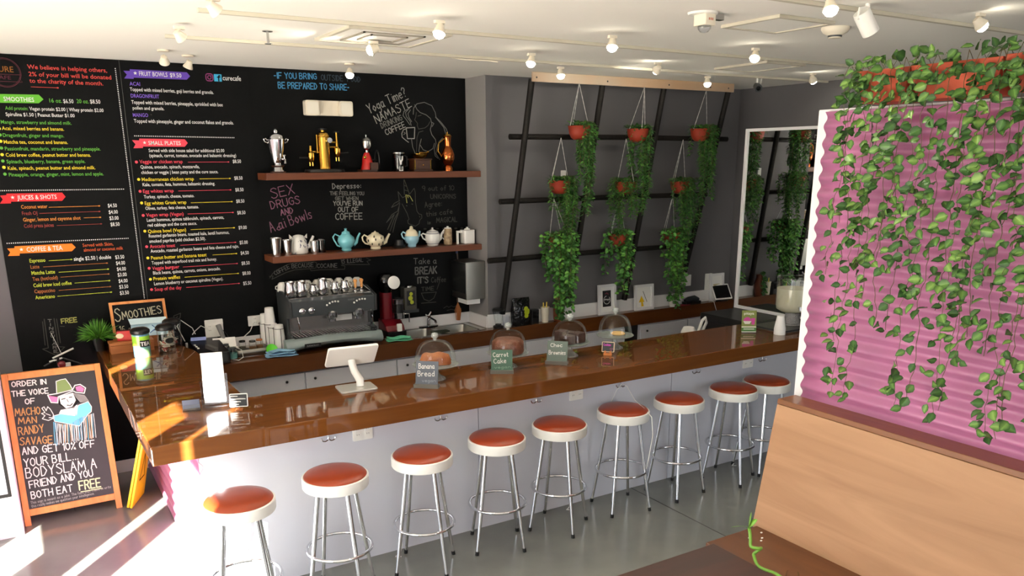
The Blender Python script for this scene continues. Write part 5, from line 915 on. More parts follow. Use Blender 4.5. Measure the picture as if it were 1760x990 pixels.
for x, y, l in ((1.56, 6.89, 'dark spice jar at the back left of the steel tray'), (1.635, 6.85, 'glass spice jar at the middle of the steel tray'), (1.70, 6.88, 'glass spice jar at the right of the steel tray')):
    t = T('spice_jar', l, 'jar', x, y, K+.007, group='spice jars in the steel tray'); MB().open_lathe([(.028, .002), (.03, .09), (.026, .10)], seg=20).build('glass_wall', glass_c, t); MB().lathe([(.026, .003), (.027, .06), (1e-6, .062)], seg=18).build('spice', mat('spice_%d' % int(x*100), (120, 84, 50) if x > 1.6 else (70, 66, 56), .9), t); MB().lathe([(.027, .10), (.027, .112), (1e-6, .113)], seg=20).build('lid', tan_w if x > 1.65 else glass_s, t)
o = MB().at(0, 0, 0, rx=60).lathe([(1e-6, -.02), (.03, -.012), (.047, 0), (.048, .004), (.03, -.006), (1e-6, -.014)], seg=28).build('measuring_scoop', lime, None, (1.77, 6.76, K+.043), smooth=50); tag(o, 'bright green round scoop beside the steel tray', 'scoop')
o = MB().rbox(-.07, .07, -.04, .04, 0, .02, .015).build('coin_pouch', brown_w, None, (1.79, 6.70, K+.001), smooth=40); tag(o, 'dark brown pouch beside the blue cloth', 'pouch')

# right half: narrow ledge under the trellis
t = T('blender_jug', 'clear blender jug with a black lid at the alcove corner', 'blender', 3.95, 6.69, K)
MB().lathe([(.05, 0), (.052, .02), (.03, .03), (.03, .04)], seg=24).build('base', blk, t); MB().open_lathe([(.034, .04), (.036, .06), (.056, .17)], seg=28).build('jar', glass_c, t); MB().lathe([(.06, .17), (.062, .18), (.05, .192), (1e-6, .194)], seg=28).build('lid', blk, t)
t = T('glass_mug', 'clear glass mug between blender jug and coffee bag', 'mug', 4.045, 6.70, K)
MB().open_lathe([(.034, .003), (.04, .11)], seg=24).lathe([(.034, 0), (.034, .006)], seg=24).build('cup_wall', acryl, t); MB().tube([(.038, 0, .09), (.065, 0, .085), (.065, 0, .04), (.036, 0, .03)], .005, 8).build('handle', glass_c, t)
t = T('coffee_bag', 'glossy black coffee bag with a yellow green print', 'bag', 4.205, 6.69, K)
vs = []; secs = ((0, .095, .045), (.03, .10, .05), (.12, .10, .048), (.2, .098, .035), (.25, .098, .014), (.275, .098, .004)); pn = 20
for z, a, b in secs:
    for i in range(pn):
        an = 2*math.pi*i/pn; c_, s_ = math.cos(an), math.sin(an); vs.append((a*math.copysign(abs(c_)**.5, c_)+.004*math.sin(9*z*20+i), b*math.copysign(abs(s_)**.6, s_)+.003*math.sin(i*2.1+z*40), z))
fs = [(j*pn+i, j*pn+(i+1) % pn, (j+1)*pn+(i+1) % pn, (j+1)*pn+i) for j in range(5) for i in range(pn)]+[tuple(range(pn))[::-1], tuple(5*pn+i for i in range(pn))]
MB().add(vs, fs).build('pouch', mat('black_foil', (14, 14, 15), .15, bump=.6, bscale=30), t, smooth=50)
q = MB()
for cx, cz, r_ in ((.03, .17, .024), (.04, .135, .03), (.035, .10, .024), (.05, .15, .02)): q.flat([arc(cx, cz, r_, 0, 330, 9)], lambda x, z: (x, -.053-.0005*(z*10), z))
q.build('print', ink((176, 190, 40)), t, smooth=0)
t = T('card_reader', 'small black box beside the black coffee bag', 'box', 4.37, 6.70, K); MB().rbox(-.045, .045, -.03, .03, 0, .14, .012).build('body', blk, t, smooth=40); MB().rbox(-.035, .035, -.034, -.031, .06, .125, .006, 'y').build('screen', screen_m, t, smooth=40)
t = T('straw_cup', 'ribbed cream cup holding yellow straws', 'cup', 4.50, 6.695, K)
MB().lathe([(.032, 0), (.034, .02), (.042, .14), (.046, .142), (.046, .155), (.042, .155), (.04, .14), (1e-6, .05)], seg=20).build('cup', plas_cream, t)
for dx, dy in ((-.015, 0), (.018, .01)): MB().tube([(dx, dy, .05), (dx*1.4, dy, .20)], .007, 8).build('straw', mat('straw_yellow', (226, 206, 90), .5) if dx < 0 else MATS['straw_yellow'], t)
def picture(label, x, y, w, h, art, lean=4, rz=0):
    t = thing('picture_frame', label, 'picture frame', (x, y, K), 'white frames on the back ledge', rz)
    L_ = Matrix.Rotation(R(-lean), 4, 'X'); fw_ = .028
    for nm, bx in (('frame_stile', (-w/2, -w/2+fw_, 0, h)), ('frame_stile', (w/2-fw_, w/2, 0, h)), ('frame_rail', (-w/2+fw_, w/2-fw_, 0, fw_)), ('frame_rail', (-w/2+fw_, w/2-fw_, h-fw_, h))):
        q = MB(); q.T = L_; q.box(bx[0], bx[1], -.025, 0, bx[2], bx[3]).build(nm, white_m, t, smooth=0)
    q = MB(); q.T = L_; q.box(-w/2+fw_, w/2-fw_, -.008, -.003, fw_, h-fw_).build('mat_board', paper, t, smooth=0)
    q = MB(); q.T = L_; art(q, lambda x, z: (x, -.0092, z), lambda x, z: (x, -.0098, z), t)
def art1(q, f, g, t):
    q.flat([[(-.055, .08), (.055, .08), (.055, .25), (-.055, .25)]], f); q.m = 1
    q.stroke(arc(0, .15, .042, 100, 400, 18), .008, g); q.stroke([(-.035, .155), (.04, .155)], .01, g); q.stroke([(-.02, .165), (.02, .14)], .005, g); q.m = 2; q.stroke([(-.02, .215), (.0, .225), (.02, .21)], .01, g)
    q.build('print', [blk, ink((210, 210, 206)), ink((140, 70, 80))], t, smooth=0)
def art2(q, f, g, t):
    q.flat([[(-.068, .085), (-.03, .155), (.01, .085), (-.012, .085), (.0, .038), (-.034, .038), (-.036, .085)]], f); q.m = 1; q.stroke([(-.008, .20), (.045, .085)], .006, f); q.build('print', [ink((238, 196, 24)), blk], t, smooth=0)
def art3(q, f, g, t):
    q.flat([[(-.05, .1), (.05, .1), (.05, .19), (-.05, .19)]], f); q.build('print', ink((196, 186, 150)), t, smooth=0)
picture('white frame with a dark print under the trailing ivy', 5.29, 6.705, .234, .315, art1); picture('white frame with a yellow arrow shape', 5.79, 6.70, .262, .275, art2); picture('cream frame leaning behind the tablet by the mirror', 6.90, 6.72, .22, .31, art3)
t = T('handset', 'black telephone handset lying on the back ledge', 'phone', 6.49, 6.69, K)
MB().tube([(-.10, 0, .04), (-.05, 0, .055), (.04, 0, .06), (.10, 0, .045)], [.022, .03, .034, .02], 12).build('receiver', mat('handset_gray', (40, 44, 48), .4), t); MB().rbox(-.12, .12, -.04, .04, 0, .03, .02).build('cradle', blk, t, smooth=40)
o = MB().rbox(-.1, .1, -.03, .03, 0, .006, .005).build('red_leaflet', ink((150, 40, 56)), None, (6.33, 6.675, K), smooth=0); tag(o, 'red leaflet lying under the ivy end on the ledge', 'leaflet')
o = MB().tube([(6.60, 6.69, .97), (6.68, 6.66, .965), (6.78, 6.63, .93), (6.82, 6.62, .82), (6.86, 6.61, .72)], .004, 6).build('telephone_cable', cable_w, None, smooth=60); tag(o, 'pale cord running from the handset over the ledge', 'cord')
t = T('tablet_stand', 'white-framed tablet tilted on a stand by the mirror', 'tablet', 6.93, 6.625, K)
q = MB(); q.at(0, 0, .02, rx=-33, rz=-8); q.rbox(-.12, .12, -.006, .006, 0, .19, .012, 'y').build('frame', plas_w, t, smooth=40)
q = MB(); q.at(0, 0, .02, rx=-33, rz=-8); q.box(-.105, .105, -.0075, -.0065, .016, .174).build('screen', screen_m, t, smooth=0); MB().rbox(-.06, .06, -.02, .08, 0, .018, .02).build('base', blk, t, smooth=40)
outlet('light_switch', 'white blank plate right of the trellis foot', 6.471, 6.749, 1.186, .09, .125, 1, sw=True); outlet('light_switch', 'tall white plate behind the leaning cream frame', 6.79, 6.749, 1.14, .11, .2, 1, sw=True)
t = T('thermostat', 'small white box on the gray wall behind the trellis', 'thermostat', 4.734, 6.749, 2.36); MB().rbox(-.025, .025, -.02, -.001, -.045, .045, .006, 'y').build('cover', plas_w, t, smooth=40)

# ------------------------------------------------------------------ mirror
t = T('standing_mirror', 'tall white-framed mirror standing at the far end of the bar', 'mirror', 6.13, 0, 0)
MY0, MY1, MZ0, MZ1 = 4.82, 5.685, 1.072, 2.78; f_ = .026
for nm, b in (('frame_stile', (MY1-f_, MY1, MZ0, MZ1)), ('frame_stile', (MY0, MY0+f_, MZ0, MZ1)), ('frame_rail', (MY0+f_, MY1-f_, MZ1-f_, MZ1)), ('frame_rail', (MY0+f_, MY1-f_, MZ0, MZ0+f_))):
    MB().box(-.035, 0, *b).build(nm, white_m, t, smooth=0)
MB().box(-.02, -.012, MY0+f_-.002, MY1-f_+.002, MZ0+f_-.002, MZ1-f_+.002).build('glass', mirror_m, t, smooth=0)
t = T('storage_chest', 'black lidded chest between the bar and the mirror', 'chest', 5.65, 5.07, 0); MB().rbox(0, .70, 0, .60, 0, .99, .02).build('body', blk, t, smooth=30); MB().rbox(-.02, .72, -.015, .62, .991, 1.066, .03).build('lid', blk, t, smooth=30, bevel=.01)
t = T('white_jug', 'white jug with a curved handle behind the bar', 'jug', 5.27, 5.45, .80)
MB().lathe([(.07, 0), (.075, .02), (.07, .16), (.05, .2)], seg=24).build('body', plas_w, t); MB().tube([(.09, 0, .06), (.15, 0, .1), (.22, 0, .22), (.2, 0, .27), (.17, 0, .25), (.12, 0, .14)], .014, 8).build('handle', plas_w, t)
t = T('prep_table', 'low prep table hidden behind the bar', 'table', 5.1, 5.3, 0); MB().box(0, .5, 0, .35, .77, .80).build('top', panel_m, t, smooth=0)
for a in (.03, .47):
    for b in (.03, .32): MB().tube([(a, b, 0), (a, b, .77)], .015, 8).build('leg', steel, t)
# ------------------------------------------------------------------ things on the bar top
B = 1.07
def leafcol(r): return None
t = T('potted_grass', 'small bushy green plant in a black pot on the bar end', 'plant', .50, 7.0, B)
MB().lathe([(.038, 0), (.05, .10), (.052, .105), (.046, .105), (1e-6, .095)], seg=24).build('pot', blk, t)
q = MB(); q.usec = True; rr = random.Random(8)
for i in range(700):
    a = rr.uniform(0, 6.283); el = rr.uniform(.05, 1.5); r0 = rr.uniform(.0, .03); L_ = rr.uniform(.08, .17); d = Vector((math.cos(a)*math.cos(el), math.sin(a)*math.cos(el), math.sin(el)))
    p0 = Vector((r0*math.cos(a), r0*math.sin(a), .10)); sd = d.cross(Vector((rr.uniform(-1, 1), rr.uniform(-1, 1), .3))).normalized()*.004
    c = rr.choice(((.04, .13, .014), (.07, .22, .025), (.14, .36, .04))); pm = p0+d*L_*.6; pe = p0+d*L_+Vector((0, 0, -.02*math.cos(el)))
    if p0.y+d.y*L_ > .1: continue
    q.add([p0-sd*.5, p0+sd*.5, pm+sd, pm-sd, pe], [(0, 1, 2, 3), (3, 2, 4)], [c]*5)
q.build('foliage', leaf_m, t, smooth=0)
t = T('smoothies_sign', 'oak-framed chalkboard reading smoothies on the bar end', 'sign', .81, 6.97, B)
ln = Matrix.Rotation(R(-14), 4, 'X'); w2, hh = .205, .37
for nm, b in (('frame_stile', (-w2, -w2+.02, 0, hh)), ('frame_stile', (w2-.02, w2, 0, hh)), ('frame_rail', (-w2+.02, w2-.02, 0, .02)), ('frame_rail', (-w2+.02, w2-.02, hh-.02, hh))):
    q = MB(); q.T = ln; q.box(b[0], b[1], -.012, .012, b[2], b[3]).build(nm, frame_wood, t, smooth=0)
q = MB(); q.T = ln; q.box(-w2+.02, w2-.02, -.002, .006, .02, hh-.02).build('chalk_panel', chalk_m, t, smooth=0)
q = MB(); q.T = ln; f = lambda x, z: (x, -.0032, z)
q.hand('S', -.175, .22, -.135, .22, .1, .007, f); q.hand('MOOTHIES', -.12, .23, .17, .255, .06, .006, f); q.hand('16 o', -.155, .13, -.075, .13, .05, .004, f); q.build('chalk_lettering', ink((176, 172, 150)), t, smooth=0)
q = MB(); q.T = ln; q.box(-.03, -.02, .0, .004, hh*.4, hh*.41).build('hinge_pin', steel, t, smooth=0)
for x0, x1, y0, y1, h, l in ((.555, .865, 6.80, 6.93, .085, 'wooden riser box in front, under the tea boxes'), (.60, .92, 6.935, 6.965, .09, 'second wooden riser behind, below the blue box')):
    q = MB(); o = thing('riser_box', l, 'box', ((x0+x1)/2, (y0+y1)/2, B), 'wooden riser boxes'); w_, d_ = (x1-x0)/2, (y1-y0)/2
    q.box(-w_, w_, -d_, d_, 0, h*.74).build('drawer_body', tan_w, o, smooth=0, bevel=.002); MB().box(-w_-.004, w_+.004, -d_-.004, d_+.003, h*.76, h).build('lid', tan_w, o, smooth=0, bevel=.002)
t = T('tea_box', 'red tea box standing on the wooden riser', 'box', .70, 6.88, B+.0855, rz=-10); MB().box(-.08, .08, -.03, .03, 0, .075).build('carton', red_p, t, smooth=0, bevel=.002)
q = MB(); q.flat([[(-.06+.028*math.cos(R(a)), .04+.02*math.sin(R(a))) for a in range(0, 360, 24)]], lambda x, z: (x, -.0308, z)); q.build('cream_seal', ink((226, 214, 180)), t, smooth=0); MB().box(-.07, .07, -.02, .02, .0752, .077).build('flap', dred, t, smooth=0)
t = T('tea_box', 'pale blue box with dark branch drawing on the riser', 'box', .865, 6.935, B+.0905, rz=-8)
q = MB(); q.at(rx=-20); q.box(-.135, .135, -.012, .012, 0, .10).build('carton', mat('pale_blue_card', (186, 220, 236), .5), t, smooth=0); q = MB(); q.add([(-.135, -.0, .097), (.135, -.0, .097), (.128, .05, .135), (-.15, .05, .135)], [(0, 1, 2, 3)]).build('open_lid', mat('white_blue_card', (206, 232, 242), .5), t, smooth=0, solid=.003)
q = MB(); q.at(rx=-20); f = lambda x, z: (x, -.0128, z)
for p in ([(.0, .02), (.04, .05), (.06, .08)], [(.03, .04), (.06, .04), (.1, .06)], [(.05, .03), (.11, .03)], [(.04, .06), (.02, .08)]): q.stroke(p, .007, f)
q.build('branch_drawing', ink((72, 108, 160)), t, smooth=0); q = MB(); q.add([(-.085, .012, .1075), (.09, .012, .1075), (.085, .03, .1215), (-.09, .03, .1215)], [(0, 1, 2, 3)]).build('dark_strip', ink((110, 116, 122)), t, smooth=0)
def jar(label, x, y, kind):
    t = T('tea_canister', label, 'jar', x, y, B, group='lidded jars on the bar end')
    if kind == 'tea':
        MB().lathe([(.058, 0), (.062, .01), (.062, .175), (.055, .18)], seg=32).build('body', mat('tea_blue', (60, 110, 214), .2, coat=.5, rgb2=(150, 206, 60), nscale=5), t); MB().lathe([(.0625, .09), (.0625, .165)], seg=32).build('green_band', mat('tea_green', (150, 206, 60), .2, coat=.5), t)
        q = MB(); cyl = lambda x, z: (.0645*math.sin(x/.0645+.35), -.0645*math.cos(x/.0645+.35), z); q.flat([[(-.04+.01*i, .085) for i in range(9)]+[(.04-.01*i, .135) for i in range(9)]], cyl); q.m = 1; q.text('TEA', lambda x, z: (.0652*math.sin(x/.0652+.35), -.0652*math.cos(x/.0652+.35), z), -.036, .036, .095, .03, .02); q.build('name_label', [blk, ink((236, 236, 236))], t, smooth=0)
    else:
        MB().open_lathe([(.062, .003), (.064, .02), (.064, .175), (.055, .185)], seg=32).lathe([(.062, 0), (.062, .004)], seg=32).build('glass_wall', glass_c, t)
        q = MB(); rr = random.Random(int(x*100)); 
        for i in range(26): a = rr.uniform(0, 6.28); r_ = rr.uniform(0, .04); q.at(r_*math.cos(a), r_*math.sin(a), rr.uniform(.02, .11), rz=rr.uniform(0, 180), rx=rr.uniform(0, 90)); q.m = rr.choice([0, 0, 0, 1]); q.box(-.018, .018, -.014, .014, -.003, .003)
        q.build('sachets', [ink((206, 200, 186)), ink((150, 60, 50))], t, smooth=0)
        q = MB(); q.flat([[(.036*math.cos(R(a)), .105+.022*math.sin(R(a))) for a in range(0, 360, 20)]], lambda x, z: (.0655*math.sin(x/.0655+.3), -.0655*math.cos(x/.0655+.3), z)); q.build('oval_label', blk, t, smooth=0)
    MB().lathe([(.066, .182), (.07, .187), (.07, .205), (.064, .212), (.05, .222), (1e-6, .224)], seg=32).build('lid', blk, t)
jar('green and blue tea canister with a black lid', .752, 6.60, 'tea'); jar('clear jar with black oval label in front of its twin', .935, 6.64, 'a'); jar('clear black-lidded jar behind the other clear jar', 1.02, 6.86, 'b')
t = T('brochure_holder', 'clear acrylic holder with blank white brochures', 'brochure holder', .93, 4.93, B, rz=-12)
L_ = Matrix.Rotation(R(-12), 4, 'X')
q = MB(); q.T = L_; q.box(-.062, .062, -.004, .01, .03, .33).build('brochures', paper, t, smooth=0)
q = MB(); q.T = L_; q.box(-.078, .078, -.02, -.016, .02, .16).box(-.078, .078, .012, .016, .02, .2).box(-.078, -.074, -.016, .012, .02, .16).box(.074, .078, -.016, .012, .02, .16).build('pocket', acryl, t, smooth=0); MB().box(-.078, .078, -.06, .03, .0, .018).build('base', acryl, t, smooth=0)
t = T('card_holder', 'small business card holder left of the white brochures', 'card holder', .79, 4.93, B, rz=-8); q = MB(); q.at(rx=-20); q.box(-.048, .048, -.004, .006, .015, .066).build('cards', mat('card_gray', (92, 98, 118), .6), t, smooth=0); q = MB(); q.at(rx=-20); q.box(-.05, .05, -.012, -.009, .005, .035).build('front_lip', acryl, t, smooth=0); MB().box(-.05, .05, -.03, .03, 0, .006).build('base', acryl, t, smooth=0)
t = T('mini_chalk_sign', 'mini black sign with white lines right of the brochures', 'sign', 1.035, 4.80, B, rz=-22)
def minisign(t, w, h, z0, fr, lean, lines, bm=None):
    M_ = Matrix.Rotation(R(-lean), 4, 'X'); q = MB(); q.T = M_; q.rbox(-w/2, w/2, -.003, .003, z0, z0+h, .006, 'y').build('frame', fr, t, smooth=0); q = MB(); q.T = M_; q.box(-w/2+.005, w/2-.005, -.0042, -.0032, z0+.005, z0+h-.005).build('chalk_panel', bm or blk, t, smooth=0)
    q = MB(); q.T = M_; ms = []
    for i, (tx, a, b, z, c, col, wt) in enumerate(lines):
        q.m = i; ms.append(ink(col)); fz = lambda x, zz: (x, -.0050, zz)
        if tx == '~': n_ = int((b-a)/.003); q.stroke([(a+(b-a)*k/n_, z+c*(.15+.7*(k % 2)*(.5+.5*abs(math.sin(k*1.7+i))))) for k in range(n_+1)], wt, fz)
        elif tx == '<3': q.stroke([(a, z+c*.7), (a+(b-a)*.2, z+c), (a+(b-a)*.5, z+c*.65), (a+(b-a)*.8, z+c), (b, z+c*.7), (a+(b-a)*.5, z), (a, z+c*.7)], wt, fz)
        else: q.hand(tx, a, z, b, z, c, wt, fz)
    q.build('chalk_lettering', ms, t, smooth=0)
W_ = (220, 220, 216)
minisign(t, .105, .08, .018, plas_w, 10, [('~', -.045, -.005, .079, .009, W_, .003), ('~', -.045, .04, .062, .009, W_, .003), ('~', -.045, .012, .046, .009, W_, .003), ('~', -.045, .0, .03, .009, W_, .003)]); MB().box(-.02, .02, -.02, .02, 0, .006).tube([(0, .01, .0), (0, .004, .03)], .004, 6).build('easel', tan_w, t, smooth=0)
t = T('register_stand', 'white tablet register seen from behind on the bar', 'tablet', 1.80, 4.88, B, rz=-5)
MB().rbox(-.12, .12, -.10, .085, 0, .012, .02).build('base_plate', mat('light_aluminium', (196, 194, 188), .3, .3), t, smooth=40, bevel=.003)
MB().tube([(.03, .0, .012), (.03, .005, .05), (-.0, .02, .11), (-.01, .03, .16), (-.01, .04, .18)], [.026, .026, .024, .024, .024], 14).build('arm', plas_w, t, smooth=60)
M_ = Matrix.Translation((-.01, .05, .185)) @ Matrix.Rotation(R(42), 4, 'X'); q = MB(); q.T = M_; q.rbox(-.165, .165, -.006, .012, -.06, .135, .018, 'y').build('tablet_shell', plas_w, t, smooth=40, bevel=.004); q = MB(); q.T = M_; q.box(-.145, .145, .0122, .013, -.045, .12).build('screen', screen_m, t, smooth=0)
def cake(label, x, y, r, kind):
    t = T('cake_stand', label, 'cake stand', x, y, B, group='glass cake stands along the bar')
    MB().open_lathe([(.068, .0), (.066, .006), (.03, .03), (.016, .06), (.02, .085), (.05, .095), (r, .098), (r+.008, .106), (r, .104), (.03, .102)], seg=40).build('pedestal_plate', knob_g, t, smooth=60)
    h = .155; pr = [(r*.95, .108), (r*.955, .112)]+[(r*.95*math.cos(R(a))**.55, .112+h*math.sin(R(a))) for a in range(6, 88, 8)]+[(.014, .112+h), (.012, .112+h+.006)]
    d = MB().open_lathe(pr, seg=44).build('dome', glass_c, t, smooth=60); MB().lathe([(.012, .27), (.012, .28), (.022, .29), (.026, .303), (.02, .317), (1e-6, .322)], seg=20).build('dome_knob', knob_g, d, smooth=60)
    return (x, y, B+.106)
for x, y, r, k, l in ((2.345, 4.81, .148, 'bread', 'glass cake stand with banana bread, nearest the register'), (2.935, 4.84, .143, 'carrot', 'glass cake stand behind the green slate sign'), (3.505, 4.88, .143, 'choc', 'glass cake stand holding dark chocolate brownies'), (3.955, 4.90, .138, 'cookie', 'glass cake stand with one pale cookie inside')):
    p = cake(l, x, y, r, k)
    if k == 'bread':
        q = MB(); n = 14; m = 12; vs = []; fs = []
        for i in range(n+1):
            u = i/n*2-1; e = (1-abs(u)**5)**.5 if abs(u) < 1 else 0
            for j in range(m+1):
                a = math.pi*j/m; vs.append((u*.105, -.052*math.cos(a)*(.25+.75*e), .078*abs(math.sin(a))**.7*(.35+.65*e)*(1+.06*math.sin(7*u))))
        for i in range(n):
            for j in range(m): b_ = i*(m+1)+j; fs.append((b_, b_+m+1, b_+m+2, b_+1))
        q.add(vs, fs); o = q.build('banana_bread', bread, None, p, smooth=60); tag(o, 'golden banana bread loaf under the first glass dome', 'cake'); o.rotation_euler = (0, 0, R(-25))
    elif k == 'cookie': o = MB().lathe([(1e-6, 0), (.05, .0), (.056, .008), (.045, .018), (1e-6, .022)], .03, 0, 0, 24).build('cookie', cookie, None, p, smooth=50); tag(o, 'round pale cookie under the last glass dome', 'cookie')
    else:
        q = MB(); rr = random.Random(3)
        if k == 'carrot': q.lathe([(.11, 0), (.115, .01), (.112, .08), (.09, .098), (1e-6, .104)], seg=36); nm, l2 = 'carrot_cake', 'round brown carrot cake under the second glass dome'
        else: nm, l2 = 'chocolate_brownies', 'dark brownies heaped under the third glass dome'
        if k != 'carrot':
            for i in range(4): q.at((-.05, .05, -.045, .05)[i], (-.045, -.04, .045, .05)[i], 0, rz=12*i); q.rbox(-.046, .046, -.04, .04, 0, .062+.012*(i % 3), .012)
        o = q.build(nm, carrot if k == 'carrot' else choc, None, p, smooth=50, bevel=.004 if k != 'carrot' else 0); tag(o, l2, 'cake')
def slate_sign(label, x, y, rz, w, h, m, lines):
    t = thing('slate_sign', label, 'sign', (x, y, B), 'chalk cake signs on the bar', rz); M_ = Matrix.Translation((0, 0, .008)) @ Matrix.Rotation(R(-12), 4, 'X')
    q = MB(); q.box(-w*.55, w*.55, -.022, -.005, 0, .024).box(-w*.55, w*.55, .0105, .026, 0, .024).box(-w*.55, w*.55, -.005, .0105, 0, .007).build('stand', stone, t, smooth=0)
    q = MB(); q.T = M_; q.box(-w/2, w/2, -.003, .004, .0, h).build('slate', m, t, smooth=0)
    q = MB(); q.T = M_; ms = []
    for i, (tx, a, b, z, c, col) in enumerate(lines): q.m = i; ms.append(ink(col)); q.hand(tx, a, z, b, z+.004, c, .004, lambda x, zz: (x, -.0038, zz))
    q.build('chalk_lettering', ms, t, smooth=0)
slate_sign('dark slate sign for banana bread', 2.195, 4.645, -42, .15, .165, slate, [('Banana', -.055, .05, .115, .032, W_), ('Bread', -.06, .05, .065, .034, W_), ('vegan', -.03, .06, .028, .018, (130, 136, 146))])
slate_sign('green slate sign for carrot cake', 2.80, 4.70, -31, .148, .155, slate_g, [('Carrot', -.06, .045, .105, .03, W_), ('Cake', -.055, .03, .06, .032, W_), ('vegan', -.05, .06, .025, .016, (120, 150, 132))])
slate_sign('sage gray slate sign for chocolate brownies', 3.27, 4.71, -46, .15, .16, slate_s, [('Choc', -.05, .035, .115, .026, W_), ('Brownies', -.06, .062, .06, .03, W_)])
t = T('mini_chalk_sign', 'mini wooden-framed black sign before the cookie stand', 'sign', 3.765, 4.745, B, rz=-46)
minisign(t, .095, .078, .02, mat('pale_wood', (226, 200, 166), .5), 12, [('Cookies', -.035, .02, .068, .016, (206, 90, 190), .004), ('<3', .014, .038, .032, .02, (150, 90, 120), .003)]); MB().box(-.03, .03, -.02, .015, 0, .012).box(-.025, -.015, -.012, .012, .012, .03).box(.015, .025, -.012, .012, .012, .03).build('easel', frame_wood, t, smooth=0)
t = T('fruit_card', 'green upright card with a pink fruit bowl picture', 'sign', 5.28, 4.74, B, rz=-33); M_ = Matrix.Rotation(R(-7), 4, 'X')
q = MB(); q.T = M_; q.box(-.062, .062, -.002, .004, .004, .19).build('card', ink((132, 142, 84)), t, smooth=0)
q = MB(); q.T = M_; f = lambda x, z: (x, -.0028, z); q.text('pitaya', f, -.045, .04, .155, .022, .02); q.flat([[(-.05, .10), (.02, .10), (.005, .075), (-.035, .075)], [(-.062, .004), (.062, .004), (.062, .012), (-.062, .012)], [(-.062, .045), (.062, .045), (.062, .055), (-.062, .055)]], f)
q.m = 1; q.flat([arc(-.015, .1, .034, 0, 180, 10), [(.018, .125), (.052, .125), (.046, .07), (.022, .07)]], f); q.m = 2; q.flat([[(-.062, .013), (.062, .013), (.062, .044), (-.062, .044)]], f); q.m = 0; q.stroke([(-.045+.09*k/30, .028+.008*(k % 2)) for k in range(31)], .003, lambda x, z: (x, -.0034, z))
q.build('print', [ink((228, 228, 216)), ink((206, 84, 160)), ink((86, 130, 74))], t, smooth=0); MB().box(-.062, .062, -.03, .03, 0, .004).build('base', acryl, t, smooth=0)
cups('short stack of upside-down white paper cups by the drink dispenser', 5.455, 4.56, .165, .048, B, paper, 'paper cups', None, .62)
t = T('serving_tray', 'dark metal tray under the drink dispenser', 'tray', 5.75, 4.75, B); MB().rbox(-.26, .31, -.20, .2, 0, .01, .03).build('bottom', brush, t, smooth=40); q = MB(); P = arc(.28, .17, .03, 0, 90, 4)+arc(-.23, .17, .03, 90, 180, 4)+arc(-.23, -.17, .03, 180, 270, 4)+arc(.28, -.17, .03, 270, 360, 4)
q.tube([(x, y, .014) for x, y in P], .008, 6, True).build('rim', dgray, t)
t = T('drink_dispenser', 'large glass drink dispenser full of lemon water', 'dispenser', 5.86, 4.775, B+.011)
MB().lathe([(.10, 0), (.10, .006), (.07, .012), (.06, .10), (.10, .112)], seg=32).build('stand', foil, t); MB().lathe([(.10, .113), (.138, .135), (.145, .17), (.146, .32), (1e-6, .325)], seg=40).build('drink', lemonade, t, smooth=50)
MB().open_lathe([(.11, .112), (.144, .132), (.151, .17), (.152, .40), (.148, .415)], seg=44).build('glass_jar', glass_c, t, smooth=60); MB().ring(0, 0, .415, .149, .005, 44, 8).build('rim', acryl, t)
MB().tube([(-.07, -.12, .17), (-.085, -.15, .17), (-.085, -.152, .145)], .012, 10).build('tap', chrome, t)
for a, z in ((200, .24), (250, .2), (300, .27)): MB().at(.13*math.cos(R(a)), .13*math.sin(R(a)), z, ry=60, rz=a).lathe([(.025, 0), (.025, .004)], seg=16).build('lemon_slice', ink((222, 206, 70)), t)
# ------------------------------------------------------------------ ceiling fittings
def rail(label, x0, x1, y):
    o = MB().rbox(x0, x1, y-.013, y+.013, ZC-.02, ZC-.001, .004).build('light_rail', ceil_rail, None, smooth=30); tag(o, label, 'light rail', 'ceiling light rails')
ceil_rail = mat('rail_cream', (200, 194, 178), .6)
rail('cream light rail above the stools', .97, 7.1, 4.59); rail('cream light rail above the back counter', .98, 7.1, 5.6); rail('cream light rail above the pink screen', 3.2, 7.1, 2.9)
def spot(label, x, y, aim, lit, rail_=True, power=1.0):
    """a small cylinder lamp head on a stem; the bulb faces along aim"""
    t = thing('track_light', label, 'ceiling light', (x, y, 0), 'small ceiling spotlights'); z = 3.178; a = Vector(aim).normalized()
    MB().rbox(-.03, .03, -.012, .012, ZC-.036, ZC-.02, .004).build('rail_adapter', plas_cream, t, smooth=30) if rail_ else MB().lathe([(.04, ZC-.012), (.04, ZC-.001)], seg=20).build('ceiling_rose', plas_cream, t)
    MB().tube([(0, 0, ZC-.03), (0, 0, z+.02)], .006, 8).build('stem', plas_cream, t)
    q = MB(); q.lathe([(.010, -.035), (.02, -.03), (.024, -.01), (.034, .012), (.035, .02), (.032, .02), (.03, .012), (1e-6, .008)], 0, 0, z, 24, axis=tuple(a)); h = q.build('lamp_head', plas_cream, t, smooth=50)
    if lit:
        q = MB(); q.lathe([(.027, .01), (.03, .02), (.027, .034), (.016, .043), (1e-6, .046)], 0, 0, z, 20, axis=tuple(a)); q.build('bulb', bulb_m, h, smooth=60)
        d = bpy.data.lights.new('spot_lamp', 'SPOT'); d.energy = SPOT*power; d.spot_size = R(95); d.spot_blend = .6; d.color = (1, .90, .74); d.shadow_soft_size = .03
        o = bpy.data.objects.new('spot_lamp', d); C.objects.link(o); o.parent = h; o.location = Vector((0, 0, z))+a*.07; o.rotation_euler = a.to_track_quat('-Z', 'Y').to_euler()
